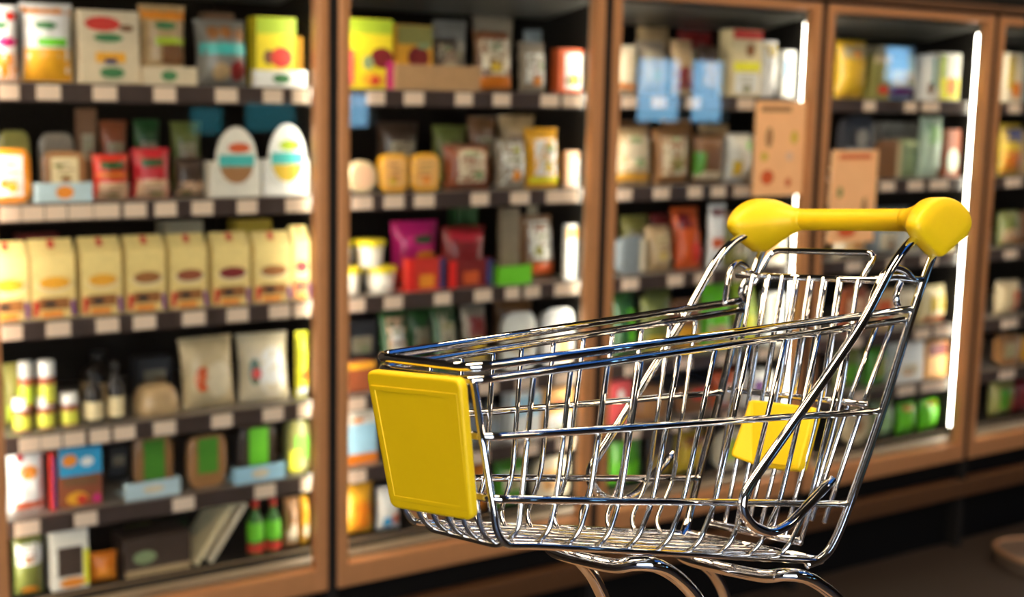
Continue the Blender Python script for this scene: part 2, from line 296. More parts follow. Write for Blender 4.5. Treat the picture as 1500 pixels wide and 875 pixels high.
# ------------------------------------------------------------------ goods on the shelves
TABLE = """
0/0/0.068/0.071/0.175/0.1/bag/white snack bag with magenta oval/white/r,0.5,0.19,0.96,0.36,orange|e,0.6,0.52,0.7,0.13,magenta|e,0.35,0.74,0.5,0.1,green|e,0.75,0.86,0.4,0.12,red/0/
0/0/0.146/0.123/0.185/0.1/bag/white bag with orange fruit slices/white/r,0.5,0.93,0.94,0.12,orange|e,0.45,0.72,0.45,0.1,green|r,0.58,0.51,0.6,0.1,brightgreen|r,0.5,0.22,0.96,0.42,amber/0/
0/0/0.276/0.15/0.174/0.1/carton/beige carton with red melon picture/beige/e,0.38,0.82,0.6,0.2,red|e,0.78,0.77,0.25,0.1,brown|e,0.47,0.63,0.5,0.12,green|r,0.5,0.36,0.5,0.14,amber|r,0.5,0.31,0.2,0.07,darkblue|e,0.52,0.15,0.42,0.15,green/0/
0/0/0.441/0.122/0.196/0.125/bag/tan bag with orange top and lime stripe/tan/r,0.5,0.9,0.95,0.18,orange|e,0.5,0.74,0.5,0.1,green|r,0.6,0.54,0.7,0.1,lime|r,0.65,0.38,0.5,0.25,brown/0/
0/0/0.426/0.143/0.044/0.088/tray/beige display tray with green oval/beige/e,0.48,0.5,0.3,0.6,green/0/
0/0/0.581/0.143/0.168/0.1/bag/clear bag of brown truffles with teal band/smoke/e,0.28,0.78,0.24,0.2,nut|e,0.53,0.8,0.24,0.2,nut|e,0.8,0.76,0.22,0.2,nut|r,0.5,0.54,0.95,0.17,teal|e,0.75,0.22,0.34,0.3,darkred|e,0.4,0.2,0.34,0.26,tan/5/
0/0/0.742/0.117/0.179/0.125/carton/yellow carton with red tomatoes and green top/yellow/r,0.5,0.88,1,0.24,lime|e,0.3,0.42,0.25,0.22,brown|e,0.62,0.42,0.55,0.3,red/0/
0/0/0.724/0.147/0.043/0.088/tray/white display tray with green oval/white/e,0.5,0.5,0.35,0.6,green/0/
0/0/0.87/0.016/0.13/0.14/carton/plain amber carton/amber//0/
0/1/0.062/0.094/0.128/0.1/pack/orange film pack with white label/orange/r,0.45,0.5,0.72,0.8,white|e,0.3,0.35,0.25,0.2,orange/0/
0/1/0.187/0.109/0.119/0.125/pack/brown film pack with cream label/caramel/r,0.5,0.58,0.66,0.62,cream|e,0.35,0.72,0.25,0.1,olive/0/
0/1/0.161/0.137/0.046/0.088/tray/pale blue display tray with orange fruit/paleblue/e,0.5,0.5,0.32,0.7,orange/0/
0/1/0.307/0.094/0.112/0.1/bag/red packet with dark green picture/red/r,0.5,0.76,0.7,0.18,darkgreen|r,0.5,0.55,0.9,0.08,orange|r,0.5,0.2,0.84,0.38,peach/0/
0/1/0.406/0.099/0.126/0.1/bag/crimson packet with pale pink base/crimson/r,0.5,0.72,0.6,0.16,darkgreen|r,0.5,0.2,0.84,0.38,peach/0/
0/1/0.523/0.084/0.099/0.13/bag/dim brown packet with peach base/darkbrown/r,0.5,0.2,0.86,0.36,peach/0/
0/1/0.604/0.14/0.181/0.1/egg/egg shaped card with teal band/ivory/t,0.5,0.52,1,1,teal/0/
0/1/0.75/0.134/0.19/0.1/egg/bright egg shaped card with teal band/white/t,0.5,0.52,1,1,teal/0/
0/2/0.042/0.1/0.188/0.1/meal/cream yellow meal carton with red tab/cornyellow/r,0.5,0.94,0.15,0.1,red|e,0.52,0.43,0.82,0.2,cream|e,0.52,0.45,0.72,0.16,amber|r,0.5,0.185,0.72,0.15,nut|e,0.4,0.18,0.3,0.1,darkbrown|r,0.07,0.13,0.12,0.2,red|r,0.93,0.12,0.1,0.2,purple|r,0.45,0.05,0.5,0.07,orange/0/
0/2/0.146/0.107/0.19/0.1/meal/cream yellow meal carton with red tab/cornyellow/r,0.5,0.94,0.15,0.1,red|e,0.52,0.43,0.82,0.2,cream|e,0.52,0.45,0.72,0.16,amber|r,0.5,0.185,0.72,0.15,nut|e,0.4,0.18,0.3,0.1,darkbrown|r,0.07,0.13,0.12,0.2,red|r,0.93,0.12,0.1,0.2,purple|r,0.45,0.05,0.5,0.07,orange/0/
0/2/0.266/0.103/0.19/0.1/meal/cream yellow meal carton with red tab/cornyellow/r,0.5,0.94,0.15,0.1,red|e,0.52,0.43,0.82,0.2,cream|e,0.52,0.45,0.72,0.16,amber|r,0.5,0.185,0.72,0.15,nut|e,0.4,0.18,0.3,0.1,darkbrown|r,0.07,0.13,0.12,0.2,red|r,0.93,0.12,0.1,0.2,purple|r,0.45,0.05,0.5,0.07,orange/0/
0/2/0.379/0.103/0.19/0.1/meal/cream yellow meal carton with red tab/cornyellow/r,0.5,0.94,0.15,0.1,red|e,0.52,0.43,0.82,0.2,cream|e,0.52,0.45,0.72,0.16,nut|r,0.5,0.185,0.72,0.15,nut|e,0.4,0.18,0.3,0.1,darkbrown|r,0.07,0.13,0.12,0.2,red|r,0.93,0.12,0.1,0.2,purple|r,0.45,0.05,0.5,0.07,orange/0/
0/2/0.492/0.101/0.189/0.1/meal/cream yellow meal carton with red tab/cornyellow/r,0.5,0.94,0.15,0.1,red|e,0.52,0.43,0.82,0.2,cream|e,0.52,0.45,0.72,0.16,redbrown|r,0.5,0.185,0.72,0.15,nut|e,0.4,0.18,0.3,0.1,darkbrown|r,0.07,0.13,0.12,0.2,red|r,0.93,0.12,0.1,0.2,purple|r,0.45,0.05,0.5,0.07,orange/0/
0/2/0.607/0.105/0.188/0.1/meal/cream yellow meal carton with red tab/cornyellow/r,0.5,0.94,0.15,0.1,red|e,0.52,0.43,0.82,0.2,cream|e,0.52,0.45,0.72,0.16,darkred|r,0.5,0.185,0.72,0.15,nut|e,0.4,0.18,0.3,0.1,darkbrown|r,0.07,0.13,0.12,0.2,red|r,0.93,0.12,0.1,0.2,purple|r,0.45,0.05,0.5,0.07,orange/0/
0/2/0.723/0.107/0.185/0.1/meal/cream yellow meal carton with red tab/cornyellow/r,0.5,0.94,0.15,0.1,red|e,0.52,0.43,0.82,0.2,cream|e,0.52,0.45,0.72,0.16,nut|r,0.5,0.185,0.72,0.15,nut|e,0.4,0.18,0.3,0.1,darkbrown|r,0.07,0.13,0.12,0.2,red|r,0.93,0.12,0.1,0.2,purple|r,0.45,0.05,0.5,0.07,orange/0/
0/2/0.834/0.052/0.198/0.1/meal/cream yellow meal carton with red tab/cornyellow/r,0.5,0.94,0.15,0.1,red|e,0.52,0.43,0.82,0.2,cream|e,0.52,0.45,0.72,0.16,darkred|r,0.5,0.185,0.72,0.15,nut|e,0.4,0.18,0.3,0.1,darkbrown|r,0.07,0.13,0.12,0.2,red|r,0.93,0.12,0.1,0.2,purple|r,0.45,0.05,0.5,0.07,orange/0/
0/3/0.089/0.043/0.158/0.16/bag/green leafy packet/olive/r,0.5,0.2,0.8,0.3,lime/0/
0/3/0.096/0.049/0.082/0.1/jar/small jar with white lid and lime label/honey/b,0.08,0.48,limeyellow/0/lid=white
0/3/0.152/0.05/0.082/0.1/jar/small jar with white lid and lime label/honey/b,0.08,0.48,limeyellow/0/lid=white
0/3/0.21/0.049/0.083/0.1/jar/small jar with white lid and lime label/honey/b,0.08,0.48,limeyellow/0/lid=white
0/3/0.155/0.05/0.111/0.1/jarup/stacked jar with white lid and lime label/honey/b,0.08,0.48,limeyellow/0/lid=white;stack=0.058
0/3/0.111/0.042/0.114/0.1/jarup/stacked jar with grey lid/honey/b,0.08,0.48,lime/0/lid=greylid;stack=0.058
0/3/0.269/0.053/0.134/0.1/bottle/dark sauce bottle with cream label/blackglass/b,0.08,0.42,cream/0/lid=black
0/3/0.329/0.046/0.151/0.1/bottle/taller dark sauce bottle with cream label/blackglass/b,0.08,0.42,cream/0/lid=black
0/3/0.405/0.118/0.08/0.1/loaf/low tan wrapped loaf/tan//0/
0/3/0.53/0.156/0.189/0.1/bag/clear beige pasta bag with red pepper print/sand/e,0.3,0.42,0.3,0.35,redorange|e,0.6,0.4,0.5,0.5,oat/7/
0/3/0.692/0.147/0.186/0.1/bag/clear white noodle bag with red and green print/oat/e,0.62,0.45,0.6,0.7,white|e,0.25,0.45,0.22,0.4,darkgreen|e,0.28,0.42,0.2,0.15,red/7/
0/3/0.847/0.039/0.187/0.1/bag/yellow pouch with red spot/brightyellow/e,0.6,0.35,0.5,0.2,redorange|r,0.5,0.1,0.8,0.16,white/0/
0/4/0.077/0.095/0.172/0.1/bag/white bag with orange carrot print/white/e,0.5,0.62,0.55,0.2,orange|e,0.3,0.84,0.2,0.1,crimson|r,0.55,0.1,0.8,0.16,redorange/0/
0/4/0.177/0.015/0.147/0.1/carton/narrow red and blue striped carton/red/r,0.7,0.5,0.35,0.9,blue/0/
0/4/0.197/0.111/0.162/0.1/carton/blue topped carton with orange biscuits/redbrown/r,0.5,0.75,1,0.48,skyblue|e,0.25,0.76,0.35,0.2,orange|e,0.65,0.72,0.3,0.15,white|r,0.5,0.42,0.8,0.14,brown|e,0.4,0.15,0.5,0.22,amber|e,0.5,0.13,0.25,0.15,red|e,0.85,0.12,0.2,0.15,magenta/0/
0/4/0.397/0.108/0.151/0.125/pack/brown tray pack with dark green label/caramel/r,0.5,0.5,0.56,0.92,leafgreen/0/
0/4/0.363/0.145/0.044/0.088/tray/pale grey blue display tray/paleblue/e,0.5,0.5,0.4,0.5,oat/0/
0/4/0.533/0.109/0.143/0.1/pack/brown tray pack with leaf green label/caramel/r,0.5,0.62,0.56,0.7,leafgreen/0/
0/4/0.685/0.116/0.144/0.125/pack/dark tray pack with bright green label/darkbrown/r,0.5,0.55,0.52,0.85,brightgreen/0/
0/4/0.657/0.149/0.044/0.088/tray/sky blue display tray/skypale/e,0.5,0.5,0.35,0.6,oat/0/
0/4/0.816/0.07/0.151/0.1/pack/olive tray pack with green and yellow label/olive/r,0.62,0.5,0.6,0.45,brightgreen|r,0.3,0.25,0.5,0.4,brightyellow/0/
0/5/0.086/0.073/0.149/0.1/bag/white topped green herb bag/olivegreen/r,0.5,0.75,0.9,0.4,white|e,0.5,0.1,0.6,0.16,orange/0/
0/5/0.173/0.096/0.154/0.1/carton/white carton with dark square window/ivory/r,0.5,0.48,0.66,0.5,darkbrown|r,0.93,0.35,0.14,0.6,brightyellow|e,0.55,0.12,0.7,0.16,orange/0/
0/5/0.274/0.072/0.078/0.1/bag/orange cheese bag/deeporange/e,0.5,0.35,0.7,0.4,orange/0/
0/5/0.357/0.182/0.102/0.1/slab/dark wooden tray of herbs/darkbrown/r,0.5,0.1,0.98,0.18,tan|e,0.3,0.5,0.35,0.35,sage/0/
0/5/0.545/0.069/0.166/0.1/lean/slanted thin cream board/cream//0/
0/5/0.585/0.068/0.148/0.1/lean/lower slanted thin oat coloured board/oat//0/
0/5/0.706/0.048/0.15/0.1/bottle/left hand green bottle with red cap/green2/b,0.25,0.6,brightgreen|b,0.04,0.2,red/0/lid=red
0/5/0.758/0.047/0.148/0.1/bottle/right hand green bottle with red cap/green2/b,0.25,0.6,brightgreen|b,0.04,0.2,red/0/lid=red
0/5/0.811/0.046/0.142/0.1/bag/brown nut bag/caramel/e,0.5,0.3,0.8,0.4,oat/0/
0/5/0.861/0.025/0.142/0.1/bag/amber nut bag/amber/e,0.5,0.3,0.8,0.3,oat/0/
1/0/0.09/0.143/0.187/0.1/carton/yellow carton with lime top and tomatoes/yellow/r,0.5,0.9,1,0.22,lime|e,0.75,0.45,0.5,0.3,darkred|e,0.45,0.38,0.25,0.2,sage|e,0.55,0.14,0.5,0.2,amber|e,0.6,0.12,0.2,0.14,red|r,0.92,0.2,0.16,0.4,magenta|r,0.06,0.3,0.12,0.5,pinkred/0/
1/0/0.256/0.119/0.176/0.125/carton/yellow carton with dark cherries/amber/r,0.5,0.85,1,0.3,olive|e,0.6,0.5,0.6,0.35,darkred|e,0.75,0.68,0.4,0.1,sage/0/
1/0/0.233/0.28/0.069/0.088/tray/long kraft display tray/kraft//0/
1/0/0.382/0.103/0.147/0.125/bag/dark bag with beige label/darkbrown/r,0.5,0.5,0.7,0.75,khaki|e,0.5,0.75,0.3,0.12,sage/8/
1/0/0.522/0.124/0.174/0.1/bag/tall bread bag with cream label/brown/r,0.5,0.55,0.82,0.6,oat|e,0.5,0.72,0.35,0.12,sage|r,0.5,0.13,0.9,0.2,deeporange|r,0.5,0.92,0.8,0.1,redbrown/6/
1/0/0.67/0.096/0.146/0.1/bag/grey pouch with white label/greytan/r,0.55,0.4,0.8,0.7,paper|e,0.7,0.5,0.25,0.15,sage/5/
1/0/0.797/0.089/0.13/0.1/carton/red edged white carton/redorange/r,0.62,0.5,0.7,0.8,white|e,0.75,0.3,0.3,0.3,brightyellow/0/
1/1/0.097/0.093/0.089/0.1/puck/round beige cheese pack/sand/e,0.5,0.5,0.7,0.7,peach/0/
1/1/0.197/0.089/0.109/0.1/pack/orange tray pack with red spot/amber/r,0.5,0.5,0.75,0.8,apricot|e,0.5,0.3,0.22,0.16,red/0/
1/1/0.295/0.094/0.108/0.1/pack/orange tray pack beside it/amber/r,0.5,0.5,0.75,0.8,apricot/0/
1/1/0.421/0.162/0.13/0.1/bag/brown bread bag with wide cream label/redbrown/r,0.5,0.52,0.62,0.75,oat|e,0.5,0.78,0.35,0.12,sage/5/
1/1/0.596/0.105/0.145/0.1/bag/grey bag with tall white label/greytan/r,0.5,0.5,0.8,0.85,paper|e,0.6,0.75,0.3,0.12,lime/5/
1/1/0.708/0.119/0.179/0.1/bag/amber pouch with white label/amber/r,0.5,0.5,0.68,0.6,white|r,0.5,0.1,0.9,0.14,brightyellow|e,0.65,0.65,0.3,0.15,sage/5/
1/1/0.835/0.051/0.11/0.1/carton/peach and white carton/peach/r,0.7,0.4,0.5,0.75,white/0/
1/2/0.075/0.081/0.076/0.1/tub/lower white tub with yellow lid/ivory//0/lid=yellow
1/2/0.171/0.101/0.071/0.1/tub/lower white tub with yellow lid/ivory//0/lid=yellow
1/2/0.075/0.042/0.082/0.1/tubup/upper white tub with yellow lid/ivory//0/lid=yellow;stack=0.071
1/2/0.138/0.095/0.078/0.1/tubup/upper white tub with yellow lid/ivory//0/lid=yellow;stack=0.071
1/2/0.295/0.16/0.186/0.185/bag/magenta pouch with green oval/magenta/e,0.6,0.72,0.45,0.14,darkgreen|e,0.65,0.47,0.5,0.14,orange|r,0.5,0.15,0.9,0.28,red/0/
1/2/0.278/0.125/0.095/0.088/tray/red and purple striped display tray/red/r,0.08,0.5,0.16,0.95,redbright|r,0.92,0.5,0.14,0.95,darkblue|r,0.5,0.3,0.4,0.4,orange/0/
1/2/0.432/0.15/0.171/0.125/bag/dark red pouch/darkred/r,0.5,0.85,0.8,0.2,crimson/0/
1/2/0.412/0.156/0.083/0.088/tray/dark red display tray/darkred/r,0.1,0.5,0.16,0.95,redbright|r,0.92,0.5,0.14,0.95,darkblue|r,0.5,0.35,0.35,0.45,redorange/0/
1/2/0.587/0.123/0.055/0.088/tray/lime green display tray/brightgreen//0/
1/2/0.62/0.07/0.222/0.13/slab/upright brown board/darkkhaki//0/
1/2/0.715/0.134/0.193/0.13/bag/brown sausage pack with white label/brown/r,0.5,0.6,0.66,0.62,paper|r,0.5,0.13,0.8,0.2,redorange/8/
1/2/0.842/0.044/0.168/0.1/carton/white carton with orange top/white/r,0.5,0.85,1,0.2,apricot/0/
1/3/0.087/0.104/0.093/0.1/pack/flat red meat pack/redbrown/r,0.5,0.85,0.9,0.2,amber/0/
1/3/0.221/0.09/0.22/0.1/bag/dark green coffee pack with tan label/darkgreen/r,0.5,0.5,0.7,0.8,peach|r,0.5,0.5,0.45,0.55,paper/8/
1/3/0.392/0.085/0.22/0.1/bag/green pouch with grey label/darkgreen/r,0.5,0.5,0.6,0.85,khaki/8/
1/3/0.49/0.092/0.216/0.1/bag/grey pouch with maroon and yellow print/greytan/r,0.5,0.6,0.7,0.5,darkred|r,0.5,0.4,0.6,0.3,mustard/6/
1/3/0.622/0.118/0.189/0.1/pack/pale grey tray pack/paper/r,0.5,0.5,0.7,0.3,sand/0/
1/3/0.766/0.12/0.191/0.1/pack/bright white tray pack/white/r,0.7,0.3,0.4,0.4,apricot/0/
1/4/0.087/0.105/0.169/0.1/carton/white topped pale blue carton/skypale/r,0.5,0.85,1,0.3,ivory|r,0.5,0.1,1,0.18,deeporange/0/
1/4/0.219/0.148/0.143/0.1/pack/brown tray pack behind yellow panel/brown/r,0.5,0.5,0.6,0.6,oat/0/
1/4/0.39/0.143/0.14/0.1/pack/grey tray pack/slate/r,0.5,0.5,0.6,0.6,smoke/0/
1/4/0.553/0.084/0.14/0.1/bottle/smoke grey sauce bottle/smoke/b,0.1,0.5,slate/0/lid=black
1/4/0.652/0.112/0.149/0.1/carton/white and sky blue carton/white/r,0.5,0.7,1,0.4,skypale/0/
1/4/0.785/0.101/0.145/0.1/carton/orange snack carton/apricot/r,0.5,0.25,0.9,0.4,white|e,0.5,0.7,0.5,0.2,redorange/0/
1/5/0.095/0.097/0.149/0.1/bag/amber crisps bag/amber/e,0.5,0.4,0.8,0.6,deeporange/0/
1/5/0.2/0.077/0.129/0.1/bag/white sweets bag with blue spot/paper/e,0.4,0.2,0.4,0.25,skyblue|e,0.75,0.25,0.3,0.25,redorange/0/
1/5/0.3/0.16/0.16/0.1/pack/brown cake pack/caramel/r,0.5,0.5,0.6,0.5,cream/0/
1/5/0.479/0.113/0.151/0.1/bag/orange pasta bag/deeporange/r,0.5,0.6,0.7,0.3,cream/0/
1/5/0.612/0.114/0.145/0.1/bag/green salad bag/leafgreen/r,0.5,0.6,0.7,0.4,oat/0/
1/5/0.745/0.141/0.14/0.1/pack/cream tray pack/oat/r,0.5,0.5,0.6,0.5,apricot/0/
2/0/0.119/0.084/0.15/0.1/bag/beige bread bag/oat/r,0.5,0.12,0.9,0.22,deeporange/0/
2/0/0.22/0.12/0.167/0.1/bag/grey brown pouch/greytan/r,0.5,0.5,0.7,0.6,khaki/5/
2/0/0.354/0.092/0.175/0.1/bag/tan pouch with maroon base/tan/r,0.5,0.3,0.8,0.4,darkred/5/
2/0/0.464/0.095/0.162/0.1/bag/dark brown pouch/darkbrown/r,0.5,0.4,0.7,0.5,tan/5/
2/0/0.589/0.135/0.216/0.1/carton/cream carton with red top/cream/r,0.5,0.93,1,0.14,red|e,0.6,0.7,0.3,0.2,nut|r,0.5,0.45,0.9,0.14,brightyellow|r,0.5,0.2,0.8,0.3,white/0/
2/0/0.737/0.076/0.185/0.1/bag/tan topped white bag/white/r,0.5,0.85,0.9,0.25,mustard/0/
2/0/0.823/0.061/0.156/0.1/carton/white carton with blue mark/white/r,0.3,0.6,0.4,0.4,steelblue/0/
2/1/0.134/0.155/0.18/0.1/bag/beige bread bag with cream label/tan/r,0.5,0.55,0.75,0.6,oat|r,0.5,0.1,0.85,0.18,amber|e,0.5,0.78,0.3,0.12,sage/5/
2/1/0.3/0.15/0.176/0.1/bag/brown bread bag with pale label/caramel/r,0.5,0.5,0.72,0.7,oat|e,0.55,0.8,0.3,0.1,sage/6/
2/1/0.463/0.126/0.159/0.1/bag/green and brown pouch/brown/r,0.15,0.4,0.3,0.5,leafgreen|r,0.5,0.15,0.9,0.2,oat/0/
2/1/0.601/0.118/0.163/0.1/bag/white pouch with lime corner/paper/e,0.8,0.75,0.3,0.2,brightgreen|r,0.3,0.3,0.35,0.3,mustard/0/
2/1/0.731/0.128/0.154/0.1/carton/white carton behind orange notice/white/r,0.5,0.3,0.8,0.3,oat/0/
2/2/0.146/0.117/0.124/0.1/pack/grey film pack with white side/slate/r,0.85,0.5,0.2,0.9,oat/0/
2/2/0.283/0.107/0.15/0.1/bag/tan pouch leaning/tan/r,0.5,0.5,0.6,0.6,sand/8/
2/2/0.407/0.113/0.205/0.1/bag/tall red pouch/redorange/r,0.3,0.8,0.4,0.3,darkred|r,0.7,0.25,0.4,0.3,red/10/
2/2/0.533/0.073/0.213/0.1/bag/white and red striped pouch/white/r,0.5,0.9,0.8,0.15,darkred|r,0.5,0.4,0.8,0.15,redorange/0/
2/2/0.618/0.119/0.141/0.1/bag/olive pouch/olive/r,0.5,0.5,0.6,0.5,oat/0/
2/2/0.75/0.13/0.155/0.1/carton/pale carton by lamp/ivory/r,0.5,0.3,0.7,0.3,apricot/0/
2/3/0.158/0.096/0.215/0.1/bag/dark green herb pouch/darkgreen/r,0.7,0.4,0.3,0.7,brightgreen/8/
2/3/0.268/0.116/0.198/0.1/bag/olive green pouch/olivegreen/r,0.5,0.2,0.7,0.3,mustard/0/
2/3/0.399/0.126/0.18/0.1/bag/brown pouch with amber label/brown/r,0.5,0.3,0.8,0.4,amber/0/
2/3/0.543/0.124/0.226/0.1/bag/bright green pouch/brightgreen/r,0.5,0.2,0.8,0.3,peach/8/
2/3/0.686/0.109/0.218/0.1/bag/lime pouch with yellow base/lime/r,0.5,0.25,0.8,0.4,brightyellow/8/
2/3/0.808/0.078/0.177/0.1/carton/white carton with green stripe/white/r,0.5,0.5,0.3,0.9,lime/0/
2/4/0.128/0.093/0.143/0.1/carton/pinkish red carton with white spot/pinkred/e,0.5,0.7,0.3,0.25,white/0/
2/4/0.249/0.146/0.109/0.1/loaf/brown wrapped bread loaf/caramel//0/
2/4/0.416/0.146/0.096/0.1/pack/brown tray pack with red corner/brown/r,0.7,0.7,0.5,0.4,red/0/
2/4/0.586/0.117/0.127/0.1/bag/red and white pouch/redorange/r,0.5,0.4,0.7,0.5,paper/0/
2/4/0.725/0.124/0.113/0.1/carton/white carton with purple mark/white/r,0.5,0.5,0.4,0.5,purple/0/
2/5/0.159/0.129/0.169/0.1/bag/leaf green vegetable bag/leafgreen/r,0.5,0.3,0.9,0.35,brightgreen/0/
2/5/0.308/0.113/0.151/0.1/bag/dark brown bag with yellow base/darkbrown/r,0.5,0.3,0.9,0.5,mustard/0/
2/5/0.439/0.135/0.142/0.1/bag/yellow bag with dark red top/mustard/r,0.5,0.8,0.9,0.3,darkred/0/
2/5/0.599/0.134/0.132/0.1/pack/cream tray pack with lime label/oat/r,0.5,0.5,0.5,0.6,lime/0/
2/5/0.758/0.128/0.121/0.1/pack/brown tray pack near lamp/caramel/r,0.5,0.5,0.5,0.6,paper/0/
3/0/0.214/0.14/0.2/0.1/bag/golden yellow bag/gold/r,0.5,0.85,0.8,0.3,khaki/0/
3/0/0.364/0.094/0.157/0.1/carton/olive and red carton/olive/r,0.5,0.9,1,0.18,sand|e,0.6,0.22,0.6,0.2,red/0/
3/0/0.476/0.141/0.191/0.1/bag/blue frozen pouch with purple base/steelblue/r,0.7,0.7,0.4,0.5,skypale|r,0.5,0.15,0.9,0.15,purple|r,0.5,0.4,0.9,0.3,paper/0/
3/0/0.632/0.076/0.165/0.1/carton/white and teal carton/white/r,0.85,0.6,0.25,0.7,tealdark|e,0.6,0.25,0.5,0.3,brown/0/
3/0/0.72/0.125/0.174/0.1/carton/white and yellow carton with orange dish/ivory/r,0.15,0.6,0.3,0.7,lime|r,0.5,0.25,0.9,0.45,brightyellow|e,0.6,0.3,0.5,0.4,orange/0/
3/1/0.231/0.163/0.23/0.1/pack/black and grey film pack/charcoal/r,0.5,0.3,0.8,0.4,slate|e,0.6,0.65,0.4,0.3,smoke/0/
3/1/0.415/0.132/0.141/0.1/pack/brown film pack with cream rim/brown/r,0.9,0.5,0.18,1,sand/0/
3/1/0.566/0.095/0.141/0.1/bag/sage green pouch/sage/r,0.7,0.5,0.4,0.7,darkgreen/0/
3/1/0.673/0.113/0.223/0.1/bag/pale green oval pack/mint/e,0.5,0.75,0.9,0.4,leafpale/0/
3/1/0.793/0.079/0.178/0.1/carton/rust red carton by lamp/redbrown/e,0.5,0.35,0.8,0.5,mint/0/
3/2/0.255/0.157/0.15/0.1/bag/pale pouch under orange notice/oat/r,0.5,0.4,0.7,0.4,apricot/0/
3/2/0.434/0.149/0.134/0.1/bag/slate pouch/slate/r,0.5,0.4,0.6,0.5,oat/0/
3/2/0.598/0.131/0.144/0.1/bag/white mushroom bag/paper/r,0.5,0.3,0.6,0.3,olive/0/
3/2/0.744/0.142/0.133/0.1/pack/cream film pack behind yellow handle/cream/r,0.5,0.5,0.6,0.5,leafpale/0/
3/3/0.278/0.137/0.176/0.1/pack/rust brown tray pack/redbrown/r,0.5,0.5,0.6,0.5,peach/0/
3/3/0.437/0.135/0.153/0.1/pack/tan tray pack/tan/r,0.5,0.5,0.6,0.5,redorange/0/
3/3/0.587/0.131/0.146/0.1/bag/pale cream pouch/oat/r,0.5,0.3,0.7,0.3,mustard/0/
3/3/0.734/0.152/0.146/0.1/bag/yellow pouch with orange base/cream/r,0.5,0.55,0.6,0.4,mustard|r,0.5,0.12,0.9,0.2,redorange/0/
3/4/0.296/0.131/0.153/0.1/bag/olive leaf pouch/olivegreen/r,0.5,0.4,0.6,0.5,leafgreen/0/
3/4/0.445/0.124/0.139/0.1/bag/green leaf pouch/leafgreen/r,0.5,0.5,0.6,0.5,olive/0/
3/4/0.588/0.159/0.146/0.1/carton/bright white carton/white/r,0.5,0.3,0.6,0.3,oat/0/
3/4/0.763/0.123/0.137/0.1/carton/amber carton with maroon top/apricot/r,0.5,0.8,0.9,0.35,darkred/0/
3/5/0.328/0.147/0.156/0.1/puck/round tan cheese/sand/e,0.5,0.5,0.35,0.35,caramel/0/
3/5/0.494/0.126/0.144/0.1/bag/sage pouch beside post/sage/r,0.5,0.5,0.5,0.6,leafpale/0/
3/5/0.639/0.106/0.123/0.1/bag/lime green pouch with orange top/brightgreen/e,0.4,0.85,0.6,0.2,orange/0/
3/5/0.769/0.109/0.119/0.1/bag/plain lime green pouch/brightgreen/r,0.5,0.92,0.7,0.12,redorange/0/
4/0/0.222/0.094/0.186/0.1/carton/cream carton with orange dish/oat/r,0.2,0.6,0.4,0.7,mustard|e,0.6,0.25,0.6,0.35,deeporange/0/
4/0/0.329/0.135/0.185/0.1/carton/blue grey carton/slate//0/
4/1/0.249/0.121/0.2/0.1/bag/mustard and rust pouch/mustard/r,0.5,0.25,0.9,0.45,redorange|r,0.5,0.8,0.9,0.3,darkblue/0/
4/1/0.387/0.115/0.179/0.1/bag/tan pouch/tan//0/
4/2/0.275/0.122/0.141/0.1/bag/dark olive pouch/olivegreen/r,0.5,0.3,0.9,0.4,peach/0/
4/2/0.414/0.116/0.136/0.1/bag/brown pouch/brown//0/
4/3/0.3/0.127/0.14/0.1/bag/sand pouch with rust side/sand/r,0.75,0.4,0.4,0.6,redorange/0/
4/3/0.445/0.122/0.131/0.1/bag/dark pouch/darkbrown//0/
4/4/0.308/0.132/0.132/0.1/pack/caramel tray pack/caramel/r,0.5,0.5,0.6,0.5,sand/0/
4/4/0.458/0.137/0.119/0.1/pack/amber tray pack/amber//0/
4/5/0.316/0.133/0.141/0.1/bag/green and red pouch/olive/r,0.4,0.5,0.4,0.6,leafgreen|r,0.85,0.3,0.25,0.4,crimson/0/
4/5/0.467/0.147/0.131/0.1/bag/maroon pouch/darkred//0/
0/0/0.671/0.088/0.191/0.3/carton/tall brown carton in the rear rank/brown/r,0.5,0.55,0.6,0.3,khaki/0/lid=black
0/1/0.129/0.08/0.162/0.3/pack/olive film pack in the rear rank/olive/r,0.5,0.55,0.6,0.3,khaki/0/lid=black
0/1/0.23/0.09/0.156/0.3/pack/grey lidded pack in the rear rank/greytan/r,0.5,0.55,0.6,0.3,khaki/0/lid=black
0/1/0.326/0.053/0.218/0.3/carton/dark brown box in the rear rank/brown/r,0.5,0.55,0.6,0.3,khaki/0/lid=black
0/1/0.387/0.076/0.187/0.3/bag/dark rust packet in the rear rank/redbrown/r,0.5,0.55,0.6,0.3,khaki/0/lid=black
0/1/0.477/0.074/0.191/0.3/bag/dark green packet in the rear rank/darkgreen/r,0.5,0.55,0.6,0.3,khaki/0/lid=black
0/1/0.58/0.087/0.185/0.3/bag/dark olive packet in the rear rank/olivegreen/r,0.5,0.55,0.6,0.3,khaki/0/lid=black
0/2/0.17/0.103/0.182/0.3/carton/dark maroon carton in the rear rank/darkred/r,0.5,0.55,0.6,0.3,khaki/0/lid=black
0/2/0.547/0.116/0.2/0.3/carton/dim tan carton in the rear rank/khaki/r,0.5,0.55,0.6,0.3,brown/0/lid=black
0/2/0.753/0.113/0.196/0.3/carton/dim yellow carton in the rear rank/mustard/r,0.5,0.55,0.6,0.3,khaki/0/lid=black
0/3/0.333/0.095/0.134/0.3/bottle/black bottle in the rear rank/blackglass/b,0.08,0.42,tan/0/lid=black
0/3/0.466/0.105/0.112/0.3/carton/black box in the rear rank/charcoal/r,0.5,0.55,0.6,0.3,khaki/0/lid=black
0/4/0.387/0.056/0.087/0.3/carton/black carton in the rear rank/charcoal/r,0.5,0.55,0.6,0.3,khaki/0/lid=black
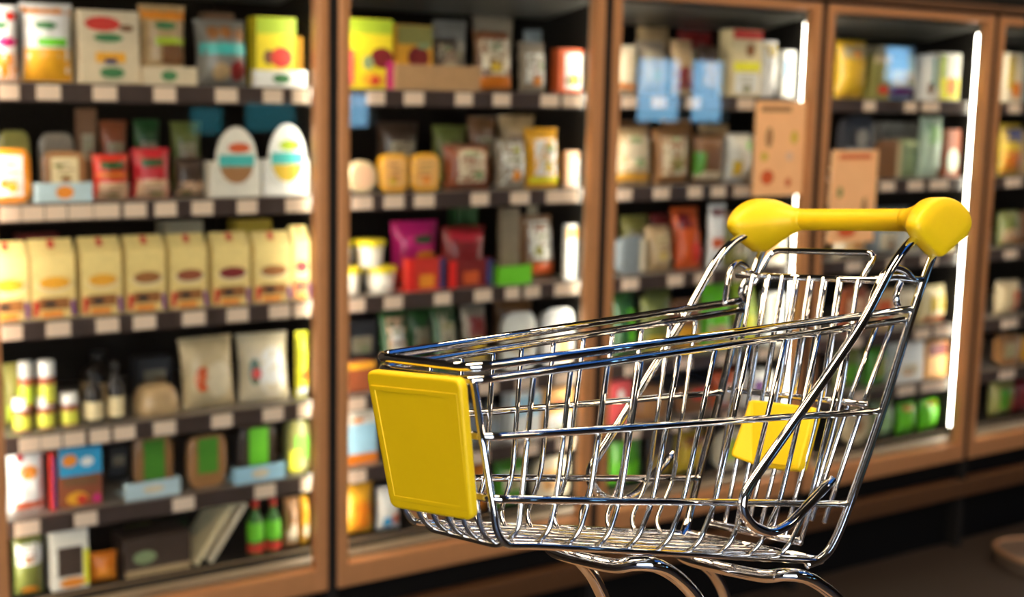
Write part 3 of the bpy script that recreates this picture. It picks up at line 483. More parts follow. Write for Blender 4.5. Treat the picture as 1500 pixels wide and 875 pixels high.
0/5/0.431/0.077/0.067/0.3/bag/olive bag in the rear rank/olivegreen/r,0.5,0.55,0.6,0.3,khaki/0/lid=black
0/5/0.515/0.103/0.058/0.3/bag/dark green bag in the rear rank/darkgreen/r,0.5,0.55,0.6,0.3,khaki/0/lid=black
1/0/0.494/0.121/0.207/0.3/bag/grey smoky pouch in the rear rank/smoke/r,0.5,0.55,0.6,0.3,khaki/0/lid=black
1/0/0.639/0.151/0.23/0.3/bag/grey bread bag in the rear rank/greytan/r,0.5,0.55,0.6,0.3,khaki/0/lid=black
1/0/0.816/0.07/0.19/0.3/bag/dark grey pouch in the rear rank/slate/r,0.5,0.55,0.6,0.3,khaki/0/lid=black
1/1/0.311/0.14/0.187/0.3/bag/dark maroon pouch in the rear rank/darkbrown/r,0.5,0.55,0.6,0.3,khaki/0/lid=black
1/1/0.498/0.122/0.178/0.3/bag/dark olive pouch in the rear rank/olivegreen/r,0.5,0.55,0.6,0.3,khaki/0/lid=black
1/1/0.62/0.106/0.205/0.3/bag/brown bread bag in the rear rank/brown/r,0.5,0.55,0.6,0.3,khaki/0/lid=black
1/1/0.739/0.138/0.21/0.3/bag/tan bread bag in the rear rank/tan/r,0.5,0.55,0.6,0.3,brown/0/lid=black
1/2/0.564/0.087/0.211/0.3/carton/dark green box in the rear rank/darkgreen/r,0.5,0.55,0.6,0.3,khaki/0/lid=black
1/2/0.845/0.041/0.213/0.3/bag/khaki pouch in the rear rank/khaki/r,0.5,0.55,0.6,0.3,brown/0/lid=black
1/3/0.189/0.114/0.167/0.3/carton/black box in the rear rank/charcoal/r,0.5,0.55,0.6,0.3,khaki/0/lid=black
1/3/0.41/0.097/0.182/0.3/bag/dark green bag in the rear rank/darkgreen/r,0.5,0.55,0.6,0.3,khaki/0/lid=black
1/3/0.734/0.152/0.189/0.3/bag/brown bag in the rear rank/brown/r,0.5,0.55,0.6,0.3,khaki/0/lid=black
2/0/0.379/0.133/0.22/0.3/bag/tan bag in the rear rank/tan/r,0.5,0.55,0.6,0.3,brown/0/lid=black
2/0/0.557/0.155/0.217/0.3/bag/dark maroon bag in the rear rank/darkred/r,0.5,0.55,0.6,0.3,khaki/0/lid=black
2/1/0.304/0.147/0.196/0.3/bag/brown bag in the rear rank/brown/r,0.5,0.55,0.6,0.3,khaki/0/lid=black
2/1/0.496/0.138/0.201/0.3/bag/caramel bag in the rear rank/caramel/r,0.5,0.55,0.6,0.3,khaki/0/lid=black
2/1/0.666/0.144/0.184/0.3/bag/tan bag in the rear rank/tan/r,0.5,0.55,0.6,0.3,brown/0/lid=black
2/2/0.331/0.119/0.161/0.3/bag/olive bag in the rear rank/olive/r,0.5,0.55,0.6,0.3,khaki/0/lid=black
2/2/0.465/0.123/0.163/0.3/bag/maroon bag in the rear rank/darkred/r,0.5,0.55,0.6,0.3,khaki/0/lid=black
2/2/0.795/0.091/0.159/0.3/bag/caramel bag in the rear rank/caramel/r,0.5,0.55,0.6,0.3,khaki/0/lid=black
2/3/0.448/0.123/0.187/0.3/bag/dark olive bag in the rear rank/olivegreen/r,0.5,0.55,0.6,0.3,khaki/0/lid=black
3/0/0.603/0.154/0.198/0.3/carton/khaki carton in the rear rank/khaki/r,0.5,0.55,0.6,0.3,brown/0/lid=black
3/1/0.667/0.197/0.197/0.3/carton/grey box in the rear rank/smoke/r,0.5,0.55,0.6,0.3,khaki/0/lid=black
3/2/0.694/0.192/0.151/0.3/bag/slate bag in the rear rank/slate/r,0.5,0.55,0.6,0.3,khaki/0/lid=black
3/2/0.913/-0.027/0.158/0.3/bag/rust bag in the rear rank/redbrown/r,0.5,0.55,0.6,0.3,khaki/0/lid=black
"""
KNAME = dict(bag=('food_bag', 'bag'), carton=('food_carton', 'carton'), meal=('meal_carton', 'carton'), pack=('tray_pack', 'pack'), jar=('jar', 'jar'), jarup=('jar', 'jar'),
             bottle=('bottle', 'bottle'), tub=('tub', 'tub'), tubup=('tub', 'tub'), loaf=('wrapped_loaf', 'loaf'), egg=('egg_card', 'card'), tray=('display_tray', 'tray'),
             puck=('cheese_round', 'cheese'), slab=('food_slab', 'tray'), lean=('thin_board', 'board'))
def patch(name, shape, cx, cy, w, h, F, layer, m, parent):
    bm = bmesh.new(); dy = -.0009 * (layer + 1)
    def put(u, v):
        p = F(min(.995, max(.005, u)), min(.995, max(.005, v))); return bm.verts.new((p[0], p[1] + dy, p[2]))
    if shape == 'r':
        n = 5; g = [[put(cx + (i / n - .5) * w, cy + (j / n - .5) * h) for i in range(n + 1)] for j in range(n + 1)]
        for j in range(n):
            for i in range(n): bm.faces.new((g[j][i], g[j][i + 1], g[j + 1][i + 1], g[j + 1][i]))
    else:
        K = 18; c = put(cx, cy); prev = None
        for rr in (.5, 1.0):
            ring = [put(cx + .5 * w * rr * math.cos(2 * math.pi * k / K), cy + .5 * h * rr * math.sin(2 * math.pi * k / K)) for k in range(K)]
            for k in range(K):
                if prev is None: bm.faces.new((c, ring[k], ring[(k + 1) % K]))
                else: bm.faces.new((prev[k], ring[k], ring[(k + 1) % K], prev[(k + 1) % K]))
            prev = ring
    me = bpy.data.meshes.new(name); bm.to_mesh(me); bm.free()
    return link(name, me, m, parent, True)

def product(kind, w, h, col, dec, extra):
    """returns (root, depth): a mesh with origin at the middle of its base, front towards -y"""
    nm = KNAME[kind][0]; F = None; root = None
    if kind == 'bag':
        d = min(.075, max(.035, w * .55)); rs = random.Random(hash((round(w, 3), round(h, 3), col)) & 0xffff if False else int(w * 1e4) + int(h * 1e4) * 7)
        nx, nz = 10, 12; wr = [[rs.uniform(-1, 1) for i in range(nx + 1)] for j in range(nz + 1)]
        def prof(u, v):
            vv = min(1, max(0, (v - .05) / .90)); return d / 2 * (max(0, 1 - abs(2 * u - 1) ** 3)) ** .6 * (max(0, 1 - abs(2 * vv - 1) ** 3.2)) ** .55
        def outline(u, v): return (u - .5) * w * (1 - .07 * math.sin(math.pi * v)) 
        def noise(u, v):
            i = u * nx; j = v * nz; i0 = min(nx - 1, int(i)); j0 = min(nz - 1, int(j)); a = i - i0; b_ = j - j0
            return (wr[j0][i0] * (1 - a) * (1 - b_) + wr[j0][i0 + 1] * a * (1 - b_) + wr[j0 + 1][i0] * (1 - a) * b_ + wr[j0 + 1][i0 + 1] * a * b_)
        def F(u, v): p = prof(u, v); return (outline(u, v), -p - .0008 - noise(u, v) * .0028 * min(1, p / .01), v * h)
        bm = bmesh.new()
        fr = [[bm.verts.new(F(i / nx, j / nz)) for i in range(nx + 1)] for j in range(nz + 1)]
        bk = [[bm.verts.new((lambda q: (q[0], -q[1] if True else 0, q[2]))(F(i / nx, j / nz))) for i in range(nx + 1)] for j in range(nz + 1)]
        for j in range(nz):
            for i in range(nx):
                bm.faces.new((fr[j][i], fr[j][i + 1], fr[j + 1][i + 1], fr[j + 1][i])); bm.faces.new((bk[j][i], bk[j + 1][i], bk[j + 1][i + 1], bk[j][i + 1]))
        for j in range(nz):
            bm.faces.new((fr[j][0], fr[j + 1][0], bk[j + 1][0], bk[j][0])); bm.faces.new((fr[j][nx], bk[j][nx], bk[j + 1][nx], fr[j + 1][nx]))
        for i in range(nx):
            bm.faces.new((fr[0][i], bk[0][i], bk[0][i + 1], fr[0][i + 1])); bm.faces.new((fr[nz][i], fr[nz][i + 1], bk[nz][i + 1], bk[nz][i]))
        root = from_bm(nm, bm, pm(col, True), None, True)
        cb = bmesh.new(); abox(cb, -w / 2, w / 2, -.0026, .0026, h * .955, h * .999); from_bm('crimped_seal', cb, pm(col, True), root)
    elif kind in ('carton', 'slab'):
        d = min(.07, max(.02, w * .5)) if kind == 'carton' else (.02 if w < h else .10)
        bm = bmesh.new(); abox(bm, -w / 2, w / 2, -d / 2, d / 2, 0, h, .0025); root = from_bm(nm, bm, pm(col))
        F = lambda u, v: ((u - .5) * w, -d / 2, v * h)
        fb = bmesh.new(); abox(fb, -w * .49, w * .49, -d * .47, 0, h, h + .0008); from_bm('top_flap', fb, pm(col), root)
    elif kind == 'meal':
        d = .06; k = .80
        bm = bmesh.new(); prof = [(-d / 2, 0), (-d / 2, h * k), (-.003, h), (.003, h), (d / 2, h * k), (d / 2, 0)]
        A = [bm.verts.new((-w / 2, y, z)) for y, z in prof]; B = [bm.verts.new((w / 2, y, z)) for y, z in prof]
        bm.faces.new(A); bm.faces.new(B[::-1])
        for i in range(6): bm.faces.new((A[i], A[(i + 1) % 6], B[(i + 1) % 6], B[i]))
        root = from_bm(nm, bm, pm(col))
        F = lambda u, v: ((u - .5) * w, -d / 2 if v < k else -d / 2 + (d / 2 - .003) * (v - k) / (1 - k), v * h)
    elif kind == 'pack':
        d = .045; K = 32
        def ring(s, y, bm):
            out = []
            for q in range(K):
                a = 2 * math.pi * q / K; c, s_ = math.cos(a), math.sin(a)
                out.append(bm.verts.new((math.copysign(abs(c) ** .45, c) * w / 2 * s, y, h / 2 + math.copysign(abs(s_) ** .45, s_) * h / 2 * s)))
            return out
        bm = bmesh.new(); rg = [ring(s, y, bm) for s, y in ((.80, d / 2), (.88, d / 2 - .004), (.93, -d / 2 + .010), (1.0, -d / 2 + .008), (1.0, -d / 2 + .004), (.94, -d / 2 + .003), (.80, -d / 2))]
        for a, b_ in zip(rg, rg[1:]):
            for q in range(K): bm.faces.new((a[q], a[(q + 1) % K], b_[(q + 1) % K], b_[q]))
        bm.faces.new(rg[0]); bm.faces.new(rg[-1]); root = from_bm(nm, bm, pm(col, True))
        F = lambda u, v: ((u - .5) * w * .94, -d / 2, h * (.03 + .94 * v))
    elif kind in ('jar', 'jarup', 'bottle'):
        r = w / 2; d = w
        if kind == 'bottle': body = [(r * .92, 0), (r, .004), (r, h * .55), (r * .9, h * .62), (r * .42, h * .76), (r * .36, h * .90)]; lid = [(r * .44, h * .86), (r * .44, h), (r * .40, h)]
        else: body = [(r * .86, 0), (r * .95, .003), (r * .95, h * .60), (r * .80, h * .66)]; lid = [(r * .92, h * .66), (r * .94, h * .69), (r * .92, h * .985), (r * .86, h)]
        root = lathe(nm, body, pm(col, True)); lathe('lid', lid, pm(extra.get('lid', 'white')), root)
        for q in dec: lathe('label_band', [(r * 1.004 if kind == 'bottle' else r * .96, h * q[1]), (r * 1.004 if kind == 'bottle' else r * .96, h * q[2])], pm(q[3]), root, cap=False)
        dec = []
    elif kind in ('tub', 'tubup'):
        r = w / 2; d = w
        root = lathe(nm, [(r * .74, 0), (r * .78, .003), (r * .93, h * .82)], pm(col), None, 28); lathe('lid', [(r * .97, h * .78), (r, h * .80), (r, h * .96), (r * .94, h)], pm(extra['lid']), root, 28)
        dec = []
    elif kind == 'loaf':
        d = .09; bm = bmesh.new(); nu, nv = 16, 8; rows = []
        for j in range(nv + 1):
            t = math.pi / 2 * j / nv; rows.append([bm.verts.new((w / 2 * math.copysign(abs(math.cos(2 * math.pi * i / nu)) ** .6, math.cos(2 * math.pi * i / nu)) * math.cos(t) ** .5,
                d / 2 * math.copysign(abs(math.sin(2 * math.pi * i / nu)) ** .6, math.sin(2 * math.pi * i / nu)) * math.cos(t) ** .5, h * math.sin(t) ** .8)) for i in range(nu)])
        for a, b_ in zip(rows, rows[1:]):
            for i in range(nu): bm.faces.new((a[i], a[(i + 1) % nu], b_[(i + 1) % nu], b_[i]))
        bm.faces.new(rows[0]); bmesh.ops.remove_doubles(bm, verts=bm.verts, dist=1e-5); root = from_bm(nm, bm, pm(col, True), None, True)
        tube('twist_tie', [(w * .2, -d * .36, h * .62), (w * .2, 0, h * .99), (w * .2, d * .36, h * .62)], .0022, pm('cream'), root, 6)
    elif kind == 'egg':
        d = .05; hb = h * .50
        root = box(nm, -w / 2, w / 2, -d / 2, d / 2, 0, hb, pm(col), None, .003)
        def eggpt(a, s=1.0):
            x = math.sin(a) * (w * .41) * (1 - .10 * -math.cos(a)) * s; z = h * .565 - math.cos(a) * h * .435 * s; return x, z
        def disc(name, y0, y1, s, c, z0=-9, z1=9):
            bm = bmesh.new(); ps = [eggpt(2 * math.pi * k / 40, s) for k in range(40)]; ps = [(x, min(z1, max(z0, z))) for x, z in ps]
            A = [bm.verts.new((x, y0, z)) for x, z in ps]; B = [bm.verts.new((x, y1, z)) for x, z in ps]
            bm.faces.new(A); bm.faces.new(B)
            for k in range(40): bm.faces.new((A[k], A[(k + 1) % 40], B[(k + 1) % 40], B[k]))
            return from_bm(name, bm, pm(c), root)
        disc('egg_front', -d / 2 - .006, -d / 2 - .0002, 1.0, col)
        e1 = disc('teal_band', -d / 2 - .0072, -d / 2 - .0062, .86, 'teal', h * .44, h * .60)
        disc('nugget_picture', -d / 2 - .0072, -d / 2 - .0062, .86, 'caramel' if col == 'ivory' else 'mustard', -9, h * .435)
        FE = lambda u, v: ((u - .5) * w, -d / 2 - .0062, v * h)
        patch('leaf_picture', 'e', .55, .70, .46, .15, FE, 0, pm('redorange' if col == 'ivory' else 'lime'), root)
        dec = []
    elif kind == 'tray':
        d = .10; t = .0018; bm = bmesh.new()
        abox(bm, -w / 2, w / 2, -d / 2, -d / 2 + t, 0, h); abox(bm, -w / 2, -w / 2 + t, -d / 2 + t, -d / 2 + .028, 0, h); abox(bm, w / 2 - t, w / 2, -d / 2 + t, -d / 2 + .028, 0, h)
        abox(bm, -w / 2, w / 2, -d / 2 + t, d / 2, 0, .0012); root = from_bm(nm, bm, pm(col))
        F = lambda u, v: ((u - .5) * w, -d / 2, v * h)
    elif kind == 'puck':
        d = .04; r = min(w, h) / 2; bm = bmesh.new(); alathe(bm, [(r * .9, -d / 2), (r, -d / 2 + .006), (r, d / 2 - .006), (r * .9, d / 2)], 28)
        bmesh.ops.rotate(bm, verts=bm.verts, cent=(0, 0, 0), matrix=Matrix.Rotation(math.pi / 2, 3, 'X')); bmesh.ops.translate(bm, verts=bm.verts, vec=(0, 0, r))
        root = from_bm(nm, bm, pm(col, True)); F = lambda u, v: ((u - .5) * 2 * r, -d / 2, v * 2 * r)
    elif kind == 'lean':
        d = .13; L = h / math.sin(math.radians(55)); t = .014; bm = bmesh.new(); abox(bm, 0, L, -d / 2, d / 2, 0, t, .002)
        bmesh.ops.rotate(bm, verts=bm.verts, cent=(0, 0, 0), matrix=Matrix.Rotation(-math.radians(55), 3, 'Y'))
        mnx = min(v.co.x for v in bm.verts); mnz = min(v.co.z for v in bm.verts); bmesh.ops.translate(bm, verts=bm.verts, vec=(-mnx - w / 2, 0, -mnz))
        root = from_bm(nm, bm, pm(col))
    rs2 = random.Random(int(w * 1e5) + int(h * 1e5) * 3)
    more = []
    for q in dec:            # small print on the pale label panels
        if q[0] == 'r' and q[3] > .45 and q[4] > .25 and q[5] in ('white', 'oat', 'paper', 'cream', 'khaki', 'peach', 'ivory', 'apricot', 'sand'):
            for k in range(3):
                more.append(('r', q[1] + rs2.uniform(-.08, .08) * q[3], q[2] + (.28 - .2 * k) * q[4], q[3] * rs2.uniform(.45, .75), q[4] * .055, rs2.choice(('brown', 'greytan', 'olive', 'redbrown'))))
            more.append(('e', q[1] + rs2.uniform(-.2, .2) * q[3], q[2] - .28 * q[4], q[3] * .4, q[4] * .26, rs2.choice(('mustard', 'sage', 'caramel', 'orange', 'olive'))))
    dec = list(dec) + more
    for i, q in enumerate(dec):
        if F is None: break
        patch({'r': 'printed_panel', 'e': 'printed_picture'}[q[0]], q[0], q[1], q[2], q[3], q[4], F, i, pm(q[5], kind == 'bag'), root)
    return root, d

rows = []
for ln in TABLE.strip().split('\n'):
    b, r, x, w, h, off, kind, desc, col, dec, lean, ex = ln.split('/')
    dl = []
    for q in (dec.split('|') if dec else []):
        f = q.split(','); dl.append(tuple(v if i in (0, len(f) - 1) else float(v) for i, v in enumerate(f)))
    exd = dict(e.split('=') for e in ex.split(';')) if ex else {}
    rows.append((int(b), int(r), float(x), float(w), float(h), float(off), kind, desc, col, dl, float(lean), exd))
counts = {}
for q in rows: counts.setdefault((q[0], q[1], q[7]), []).append(q[2])
ORD = ['first', 'second', 'third', 'fourth', 'fifth', 'sixth', 'seventh', 'eighth', 'ninth']
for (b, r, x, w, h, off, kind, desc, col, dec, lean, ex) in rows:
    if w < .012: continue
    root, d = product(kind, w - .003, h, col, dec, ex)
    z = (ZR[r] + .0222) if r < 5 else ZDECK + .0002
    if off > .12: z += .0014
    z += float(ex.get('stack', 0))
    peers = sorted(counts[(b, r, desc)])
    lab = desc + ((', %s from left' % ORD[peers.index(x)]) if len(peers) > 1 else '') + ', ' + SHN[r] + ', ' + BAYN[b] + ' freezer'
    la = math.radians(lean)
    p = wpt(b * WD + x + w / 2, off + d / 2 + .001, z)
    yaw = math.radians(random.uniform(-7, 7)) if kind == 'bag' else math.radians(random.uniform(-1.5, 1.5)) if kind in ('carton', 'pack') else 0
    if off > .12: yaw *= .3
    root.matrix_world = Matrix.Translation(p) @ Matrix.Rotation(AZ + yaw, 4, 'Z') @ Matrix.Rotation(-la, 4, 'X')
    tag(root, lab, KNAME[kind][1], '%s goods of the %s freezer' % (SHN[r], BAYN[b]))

# paper notices stuck on the outside of two doors
def notice(b, x0, x1, z1, z0, blobs, label):
    w, h = x1 - x0, z1 - z0
    o = box('paper_notice', -w / 2, w / 2, -.0006, .0006, 0, h, mat('orange_paper', (.95, .50, .22), .6, var=.12, scale=14)); o.location = wpt(b * WD + (x0 + x1) / 2, .0125, z0); o.rotation_euler = (0, 0, AZ)
    tag(o, label, 'notice', 'orange notices on the freezer doors')
    for (s, cx, cy, a, c, col) in blobs: patch('printed_leaf', s, cx, cy, a, c, lambda u, v: ((u - .5) * w, -.0006, v * h), 0, pm(col), o)
notice(2, .622, .852, 1.708, 1.398, [('e', .28, .62, .14, .22, 'caramel'), ('e', .78, .62, .14, .14, 'mustard'), ('e', .2, .42, .14, .1, 'mustard'), ('e', .28, .2, .26, .16, 'redorange'), ('e', .7, .14, .12, .1, 'redorange'), ('e', .7, .42, .16, .1, 'peach'), ('r', .4, .92, .6, .06, 'caramel')], 'orange leaf patterned paper notice on third freezer door, near its lamp')
notice(3, .085, .315, 1.546, 1.225, [('e', .2, .55, .12, .12, 'olive'), ('e', .75, .38, .12, .22, 'caramel'), ('r', .5, .93, .7, .05, 'redorange'), ('e', .4, .12, .4, .12, 'redorange')], 'orange leaf patterned paper notice on fourth freezer door, above the handle')

# ------------------------------------------------------------------ shopping cart
cX = Vector((.70710678, .70710678, 0)); cY = Vector((-.70492701, .70492701, -.0784591)); cZ = Vector((-.05547896, .05547896, .99691733))
cO = Vector((.09159395, .8787514, -.20701157 + CAM_H))
CBASE = .235
cart = empty('shopping_cart'); 
cl = cO - cZ * CBASE
cart.matrix_world = Matrix(((cX.x, cY.x, cZ.x, cl.x), (cX.y, cY.y, cZ.y, cl.y), (cX.z, cY.z, cZ.z, cl.z), (0, 0, 0, 1)))
tag(cart, 'small chrome wire shopping cart with yellow handle and yellow front panel', 'shopping cart')
def q(X, Y, Z): return Vector((X / 1000, -Y / 1000, Z / 1000 + CBASE))      # Y > 0: side near the camera
def lerp(x, a, b, c, d): return c + (d - c) * (x - a) / (b - a)
wr = lambda x: lerp(x, -195, 211, 40.2, 73.5)
wm = lambda x: lerp(x, -187, 174, 40.0, 68.0)
wlo = lambda x: lerp(x, -182, 136, 39.5, 63.0)
wbo = lambda x: lerp(x, -173, 112, 39.5, 59.0)
zbo = lambda x: lerp(x, -173, 112, -45.5, -118.0)
zlo = lambda x: lerp(x, -160, 136, -21.3, -81.0)
zmi = lambda x: lerp(x, -155, 174, 15.0, -20.0)
def ushape(front, rear, r): return round_path([q(*rear), q(*front), q(front[0], -front[1], front[2]), q(rear[0], -rear[1], rear[2])], r, 8)
basket = tube('basket_rim', ushape((-195, 40.5, 56), (211, 73.5, 49.5), .012), .0028, CHROME, cart, 14)
tube('lower_rim', ushape((-194.5, 40.8, 49), (204, 71.5, 42.2), .012), .0026, CHROME, basket, 14)
tube('middle_rail', ushape((-189, 42, 17.5), (174, 70.2, -20), .012), .0024, CHROME, basket, 12)
tube('low_rail', ushape((-184, 42, -17.5), (136, 65.3, -81), .012), .0024, CHROME, basket, 12)
rimX = [-151, -123, -94, -66, -33, 0, 33, 69, 105, 140]
lowX = [-160, -134, -108, -83, -55, -28, 2, 33, 66, 98]
botX = [-167, -145, -122, -98, -73, -46, -18, 11, 40, 70]
for a, l, bq in zip(rimX, lowX, botX):
    half = [(a, wr(a) - .5, 45.0), (l, wlo(l) - 1.2, zlo(l)), (bq + 3, wbo(bq) + 1.0, zbo(bq) + 7), (bq - 2, wbo(bq) - 9, zbo(bq) - 2.2)]
    pts = [q(*p) for p in half] + [q(p[0], -p[1], p[2]) for p in reversed(half)]
    tube('side_wire', round_path(pts, .011, 5), .0017, CHROME, basket, 10)
for i in range(7):
    y = -39 + 13 * i; yr = y * 59 / 39.5
    rr = .0022 if i in (0, 6) else .0017
    yt = y * 1.0
    pts = [q(-192.5, yt, 48), q(-179, y, -38 if abs(y) < 39 else -38), q(-172, y, -46.5), q(-150, y * 1.035, zbo(-150)), q(112, yr, -118.0)]
    tube('front_wire', round_path(pts, .018, 7), rr, CHROME, basket, 10)
tube('rear_bottom_bar', [q(112, -60, -117), q(112, 60, -117)], .0024, CHROME, basket, 10)
tube('gate_sill', [q(116, -40, -108), q(116, 40, -108)], .0030, CHROME, basket, 10)
# posts, braces
for s in (1, -1):
    P = lambda X, Y, Z: q(X, s * Y, Z)
    tube('post', catmull([P(246, 76, 98), P(240.5, 75.5, 89), P(212, 74.8, 49.6), P(174, 70.8, -20), P(137, 66.2, -81), P(121, 63, -106), P(111, 59.5, -115), P(99, 55, -118)], 6), .0031, CHROME, cart, 14)
    br = [P(225, 74.5, 105), P(218, 75, 102), P(204, 76, 97.8), P(190, 76.6, 90.8), P(177, 76.6, 81.5), P(165, 76.4, 70.5), P(141, 75.6, 48), P(108, 73, 21.5), P(74, 70, -4.5), P(44, 67.5, -27), P(19, 65.5, -46), P(13, 65.2, -54), P(14.5, 65, -63), P(25, 65, -73.5), P(42, 65.3, -80.5), P(56, 66, -80.5), P(70, 66.8, -76.5), P(110, 69.5, -58)]
    tube('brace', catmull(br, 5), .0033, CHROME, cart, 14)
    hk = [P(171, 63, 50), P(175, 64, 62), P(182, 66, 74), P(190, 67.5, 79.5), P(199, 69, 80.5), P(209, 70.5, 77), P(217, 71.5, 71), P(222, 71.5, 68.5)]
    tube('hinge_hook', catmull(hk, 5), .0026, CHROME, cart, 12)
    tube('hinge_hook', catmull([P(203, 68, 51), P(199, 68, 58), P(203, 67, 64), P(209, 66, 69)], 5), .0026, CHROME, cart, 12)
    tube('hinge_pin', [P(186, 56, 72), P(205, 64, 73.5), P(224, 75, 69.5)], .0030, CHROME, cart, 12)
# rear gate
gate = tube('rear_gate', [q(186, -62, 72), q(186, 62, 72)], .0025, CHROME, cart, 12)
tube('gate_loop', round_path([q(184, -45, 66), q(210.5, -46.4, 90), q(210.5, 46.4, 90), q(184, 45, 66)], .010, 7), .0024, CHROME, gate, 12)
for y in (-46, -31, -19, -7, 5, 17, 30, 46):
    tube('gate_wire', round_path([q(184.5, y, 73), q(157, y * 1.02, -17), q(116, y * .86, -108)], .03, 6), .0017, CHROME, gate, 10)
for y in (-40, -24, -11, 2, 14, 27, 40):
    tube('seat_wire', [q(193, y, 70), q(168, y, -14)], .0016, CHROME, gate, 10)
tube('seat_hinge_bar', [q(168, -58.5, -15.5), q(168, 62, -15.5)], .0024, CHROME, gate, 12)
for y in (46, 58):
    tube('seat_arm', [q(205, y + 4, 40), q(172, y, -13), q(128, y * .88, -95)], .0019, CHROME, gate, 10)
# yellow plastic plate on the gate
def rounded_plate(name, corners, thick, r, parent, bev=.002):
    """corners: four (X, Y, Z) counter-clockwise; extruded along thick (vector)"""
    pts = round_path([q(*c) for c in corners], r, 5, True); bm = bmesh.new(); t = Vector(thick)
    A = [bm.verts.new(p) for p in pts]; B = [bm.verts.new(p + t) for p in pts]
    f0 = bm.faces.new(A); f1 = bm.faces.new(B[::-1]); n = len(pts)
    for i in range(n): bm.faces.new((A[i], B[i], B[(i + 1) % n], A[(i + 1) % n]))
    bmesh.ops.recalc_face_normals(bm, faces=bm.faces)
    es = [e for e in bm.edges if e in f0.edges or e in f1.edges] if False else list(f0.edges) + list(f1.edges)
    bmesh.ops.bevel(bm, geom=es, offset=bev, segments=3, affect='EDGES', profile=.6)
    o = from_bm(name, bm, YELLOW, parent)
    for p in o.data.polygons: p.use_smooth = len(p.vertices) == 4
    return o
plate = rounded_plate('seat_plate', [(152, -28, -18), (152, 29, -18), (128, 30, -60), (131, 12, -62.5), (131, -8, -62.5), (127, -29, -57)], (.012, 0, -.004), .004, gate)
# front panel with raised border
panel = rounded_plate('front_panel', [(-204.5, 41, 51), (-204, -39.5, 49), (-193, -35.5, -32.5), (-194, 35, -29)], (.0062, 0, .0008), .006, cart, .002)
def panel_strip(a, b_, c, d): rounded_plate('panel_border', [a, b_, c, d], (.0012, 0, .0002), .0015, panel, .0004)
def pp(u, v, e=-.25):   # point on the panel face
    X = lerp(v, 0, 1, -193, -204.5) + e; hw = lerp(v, 0, 1, 35.2, 40.2); return (X - .4 * (1 - v) * (1 + u), u * hw, lerp(v, 0, 1, -30.8 + 1.7 * u, 50 + 1.0 * u))
panel_strip(pp(.86, .90), pp(-.86, .90), pp(-.86, .865), pp(.86, .865)); panel_strip(pp(.86, .10), pp(-.86, .10), pp(-.86, .065), pp(.86, .065))
panel_strip(pp(.94, .90), pp(.76, .90), pp(.76, .07), pp(.94, .07)); panel_strip(pp(-.82, .90), pp(-.92, .90), pp(-.92, .07), pp(-.82, .07))
# handle
handle = tube('handle', [q(252, y, 112) for y in (-70, -50, -30, 0, 30, 50, 70)], .0086, YELLOW, cart, 24)
def knob(s):
    raw = [(240, 129.5), (258, 127.5), (275, 120.5), (284, 109.5), (277, 99.5), (257, 92.5), (241, 86.6), (236, 86.6), (229, 90), (214, 98.5), (203.5, 106.5), (202.5, 113), (210.5, 121), (224, 127)]
    n0 = len(raw); out = []
    for i in range(n0):
        p0, p1, p2, p3 = (Vector(raw[(i + k) % n0]) for k in (-1, 0, 1, 2))
        for t in (0, 1 / 3, 2 / 3): out.append(.5 * (2 * p1 + (p2 - p0) * t + (2 * p0 - 5 * p1 + 4 * p2 - p3) * t * t + (3 * p1 - p0 - 3 * p2 + p3) * t ** 3))
    cx, cz = 245, 108; bm = bmesh.new(); rings = []; n = len(out)
    out = [Vector((p.x if p.x > 245 else 245 - (245 - p.x) * 1.0, p.y)) for p in out]
    for k_, y in ((0.0, 44), (0.0, 47), (.08, 50), (.25, 55), (.47, 60), (.70, 65), (.88, 69), (.97, 72), (1.0, 75), (1.0, 81), (.985, 83), (.955, 84.2), (.90, 85.2), (.6, 85.8), (.2, 86.0)):
        rg = []
        for P_ in out:
            X, Z = P_
            if X < cx: X = cx - (cx - X) * (.62 + .38 * min(1, max(0, (y - 57) / 18)))
            if y < 74:      # neck blends from the round bar into the paddle
                a = math.atan2(Z - cz, (X - cx) * .55); ox, oz = 252 + math.cos(a) * 8.7, 112 + math.sin(a) * 8.7
                rg.append(bm.verts.new(q(ox + (X - ox) * k_, s * y, oz + (Z - oz) * k_)))
            else: rg.append(bm.verts.new(q(cx + (X - cx) * k_, s * y, cz + (Z - cz) * k_)))
        rings.append(rg)
    for a, b_ in zip(rings, rings[1:]):
        for k in range(n): bm.faces.new((a[k], a[(k + 1) % n], b_[(k + 1) % n], b_[k]))
    bm.faces.new(rings[0]); bm.faces.new(rings[-1])
    from_bm('handle_end', bm, YELLOW, handle, True)
knob(1); knob(-1)
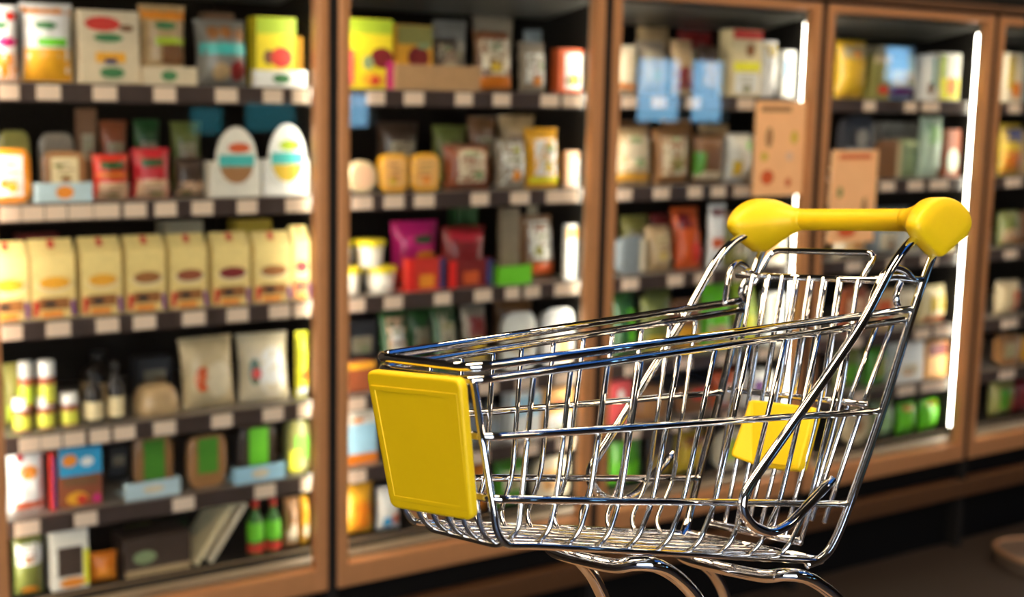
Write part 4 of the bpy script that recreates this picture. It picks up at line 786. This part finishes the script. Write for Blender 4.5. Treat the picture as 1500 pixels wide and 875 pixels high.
# legs: two bent tubes under the basket, castors at their ends (below the picture)
zfoot = {1: -CBASE * 1000 - 4.6, -1: -CBASE * 1000 + 4.6}
for nm_, XA_, ZA_, dx, w0, w1 in (('front', -62, -84, 0, 36, 45), ('rear', 84, -126, 0, 47, 55)):
    def leg(s):
        if nm_ == 'front': c = [(-66, w0 * .6, -86), (-62, w0, -83), (-52, w1, -84.5), (-35, w1 + 1, -94.5), (-19, w1 + 1, -108), (-6, w1 + 1, -124), (6, w1 + 1, -150), (10, w1 + 1, -190)]
        else: c = [(80, w0 * .6, -126), (85, w0, -123), (98, w1, -126.5), (120, w1 + 1, -139.5), (138, w1 + 1, -153), (150, w1 + 1, -168), (155, w1 + 1, -180), (156, w1 + 1, -192)]
        return [(X, s * Y, Z) for X, Y, Z in c]
    near = leg(1); far = leg(-1)
    tube('leg_bracket', catmull([q(*p) for p in reversed(near)] + [q(*p) for p in far], 5), .0046, CHROME, cart, 16)
    for s in (1, -1):
        X, Y, Z = leg(s)[-1]; zf = zfoot[s]; wrad = 15.0
        cbm = bmesh.new()
        for k in (-1, 1): abox(cbm, *( (X - 5) / 1000, (X + 5) / 1000, (-Y + k * 8 - 1) / 1000, (-Y + k * 8 + 1) / 1000, (zf + wrad - 4) / 1000 + CBASE, (Z + 1) / 1000 + CBASE))
        abox(cbm, (X - 6) / 1000, (X + 6) / 1000, (-Y - 9) / 1000, (-Y + 9) / 1000, (Z - 2) / 1000 + CBASE, (Z + 2) / 1000 + CBASE)
        fork = from_bm('castor_fork', cbm, CHROME, cart)
        wbm_ = bmesh.new(); alathe(wbm_, [(wrad * .0008, -.005), (wrad * .001, -.004), (wrad * .001, .004), (wrad * .0008, .005)], 24)
        bmesh.ops.rotate(wbm_, verts=wbm_.verts, cent=(0, 0, 0), matrix=Matrix.Rotation(math.pi / 2, 3, 'X'))
        bmesh.ops.translate(wbm_, verts=wbm_.verts, vec=(X / 1000, -Y / 1000, (zf + wrad) / 1000 + CBASE))
        from_bm('wheel', wbm_, mat('black_rubber', (.02, .02, .02), .6), fork, True)

# stand that carries the cart, just below the picture
ctr = cO + cX * .05; ZT = (cO - cZ * CBASE).z - .001
st = lathe('display_stand', [(.02, 0), (.17, 0.001), (.17, .02), (.03, .05), (.026, .06), (.026, ZT - .05), (.05, ZT - .028), (.05, ZT - .0255)], mat('dark_stand', (.03, .025, .02), .4), None, 40)
st.location = (ctr.x, ctr.y, 0); lathe('stand_top', [(.165, ZT - .025), (.17, ZT - .022), (.17, ZT - .003), (.165, ZT)], mat('stand_wood', (.25, .14, .07), .4, var=.2, scale=12), st, 48)
tag(st, 'round topped display stand under the shopping cart', 'stand')

# low rounded plinth on the floor at the right edge
pl = bmesh.new(); ring = round_path([(0, 0, 0), (.9, 0, 0), (.9, .30, 0), (0, .30, 0)], .14, 8, True)
A = [pl.verts.new(p) for p in ring]; B = [pl.verts.new((p.x, p.y, .05)) for p in ring]
pl.faces.new(A); pl.faces.new(B)
for i in range(len(ring)): pl.faces.new((A[i], A[(i + 1) % len(ring)], B[(i + 1) % len(ring)], B[i]))
plinth = from_bm('floor_plinth', pl, mat('plinth_brown', (.09, .06, .04), .5, var=.2, scale=8)); plinth.location = (1.90, 4.76, 0); plinth.rotation_euler = (0, 0, .25)
rim2 = [Vector((p.x, p.y, .05)) for p in ring]
tube('plinth_edge', rim2, .009, mat('plinth_edge_tan', (.30, .16, .08), .35, .2), plinth, 8, True)
tag(plinth, 'low brown rounded plinth on the dark floor, bottom right corner', 'plinth')
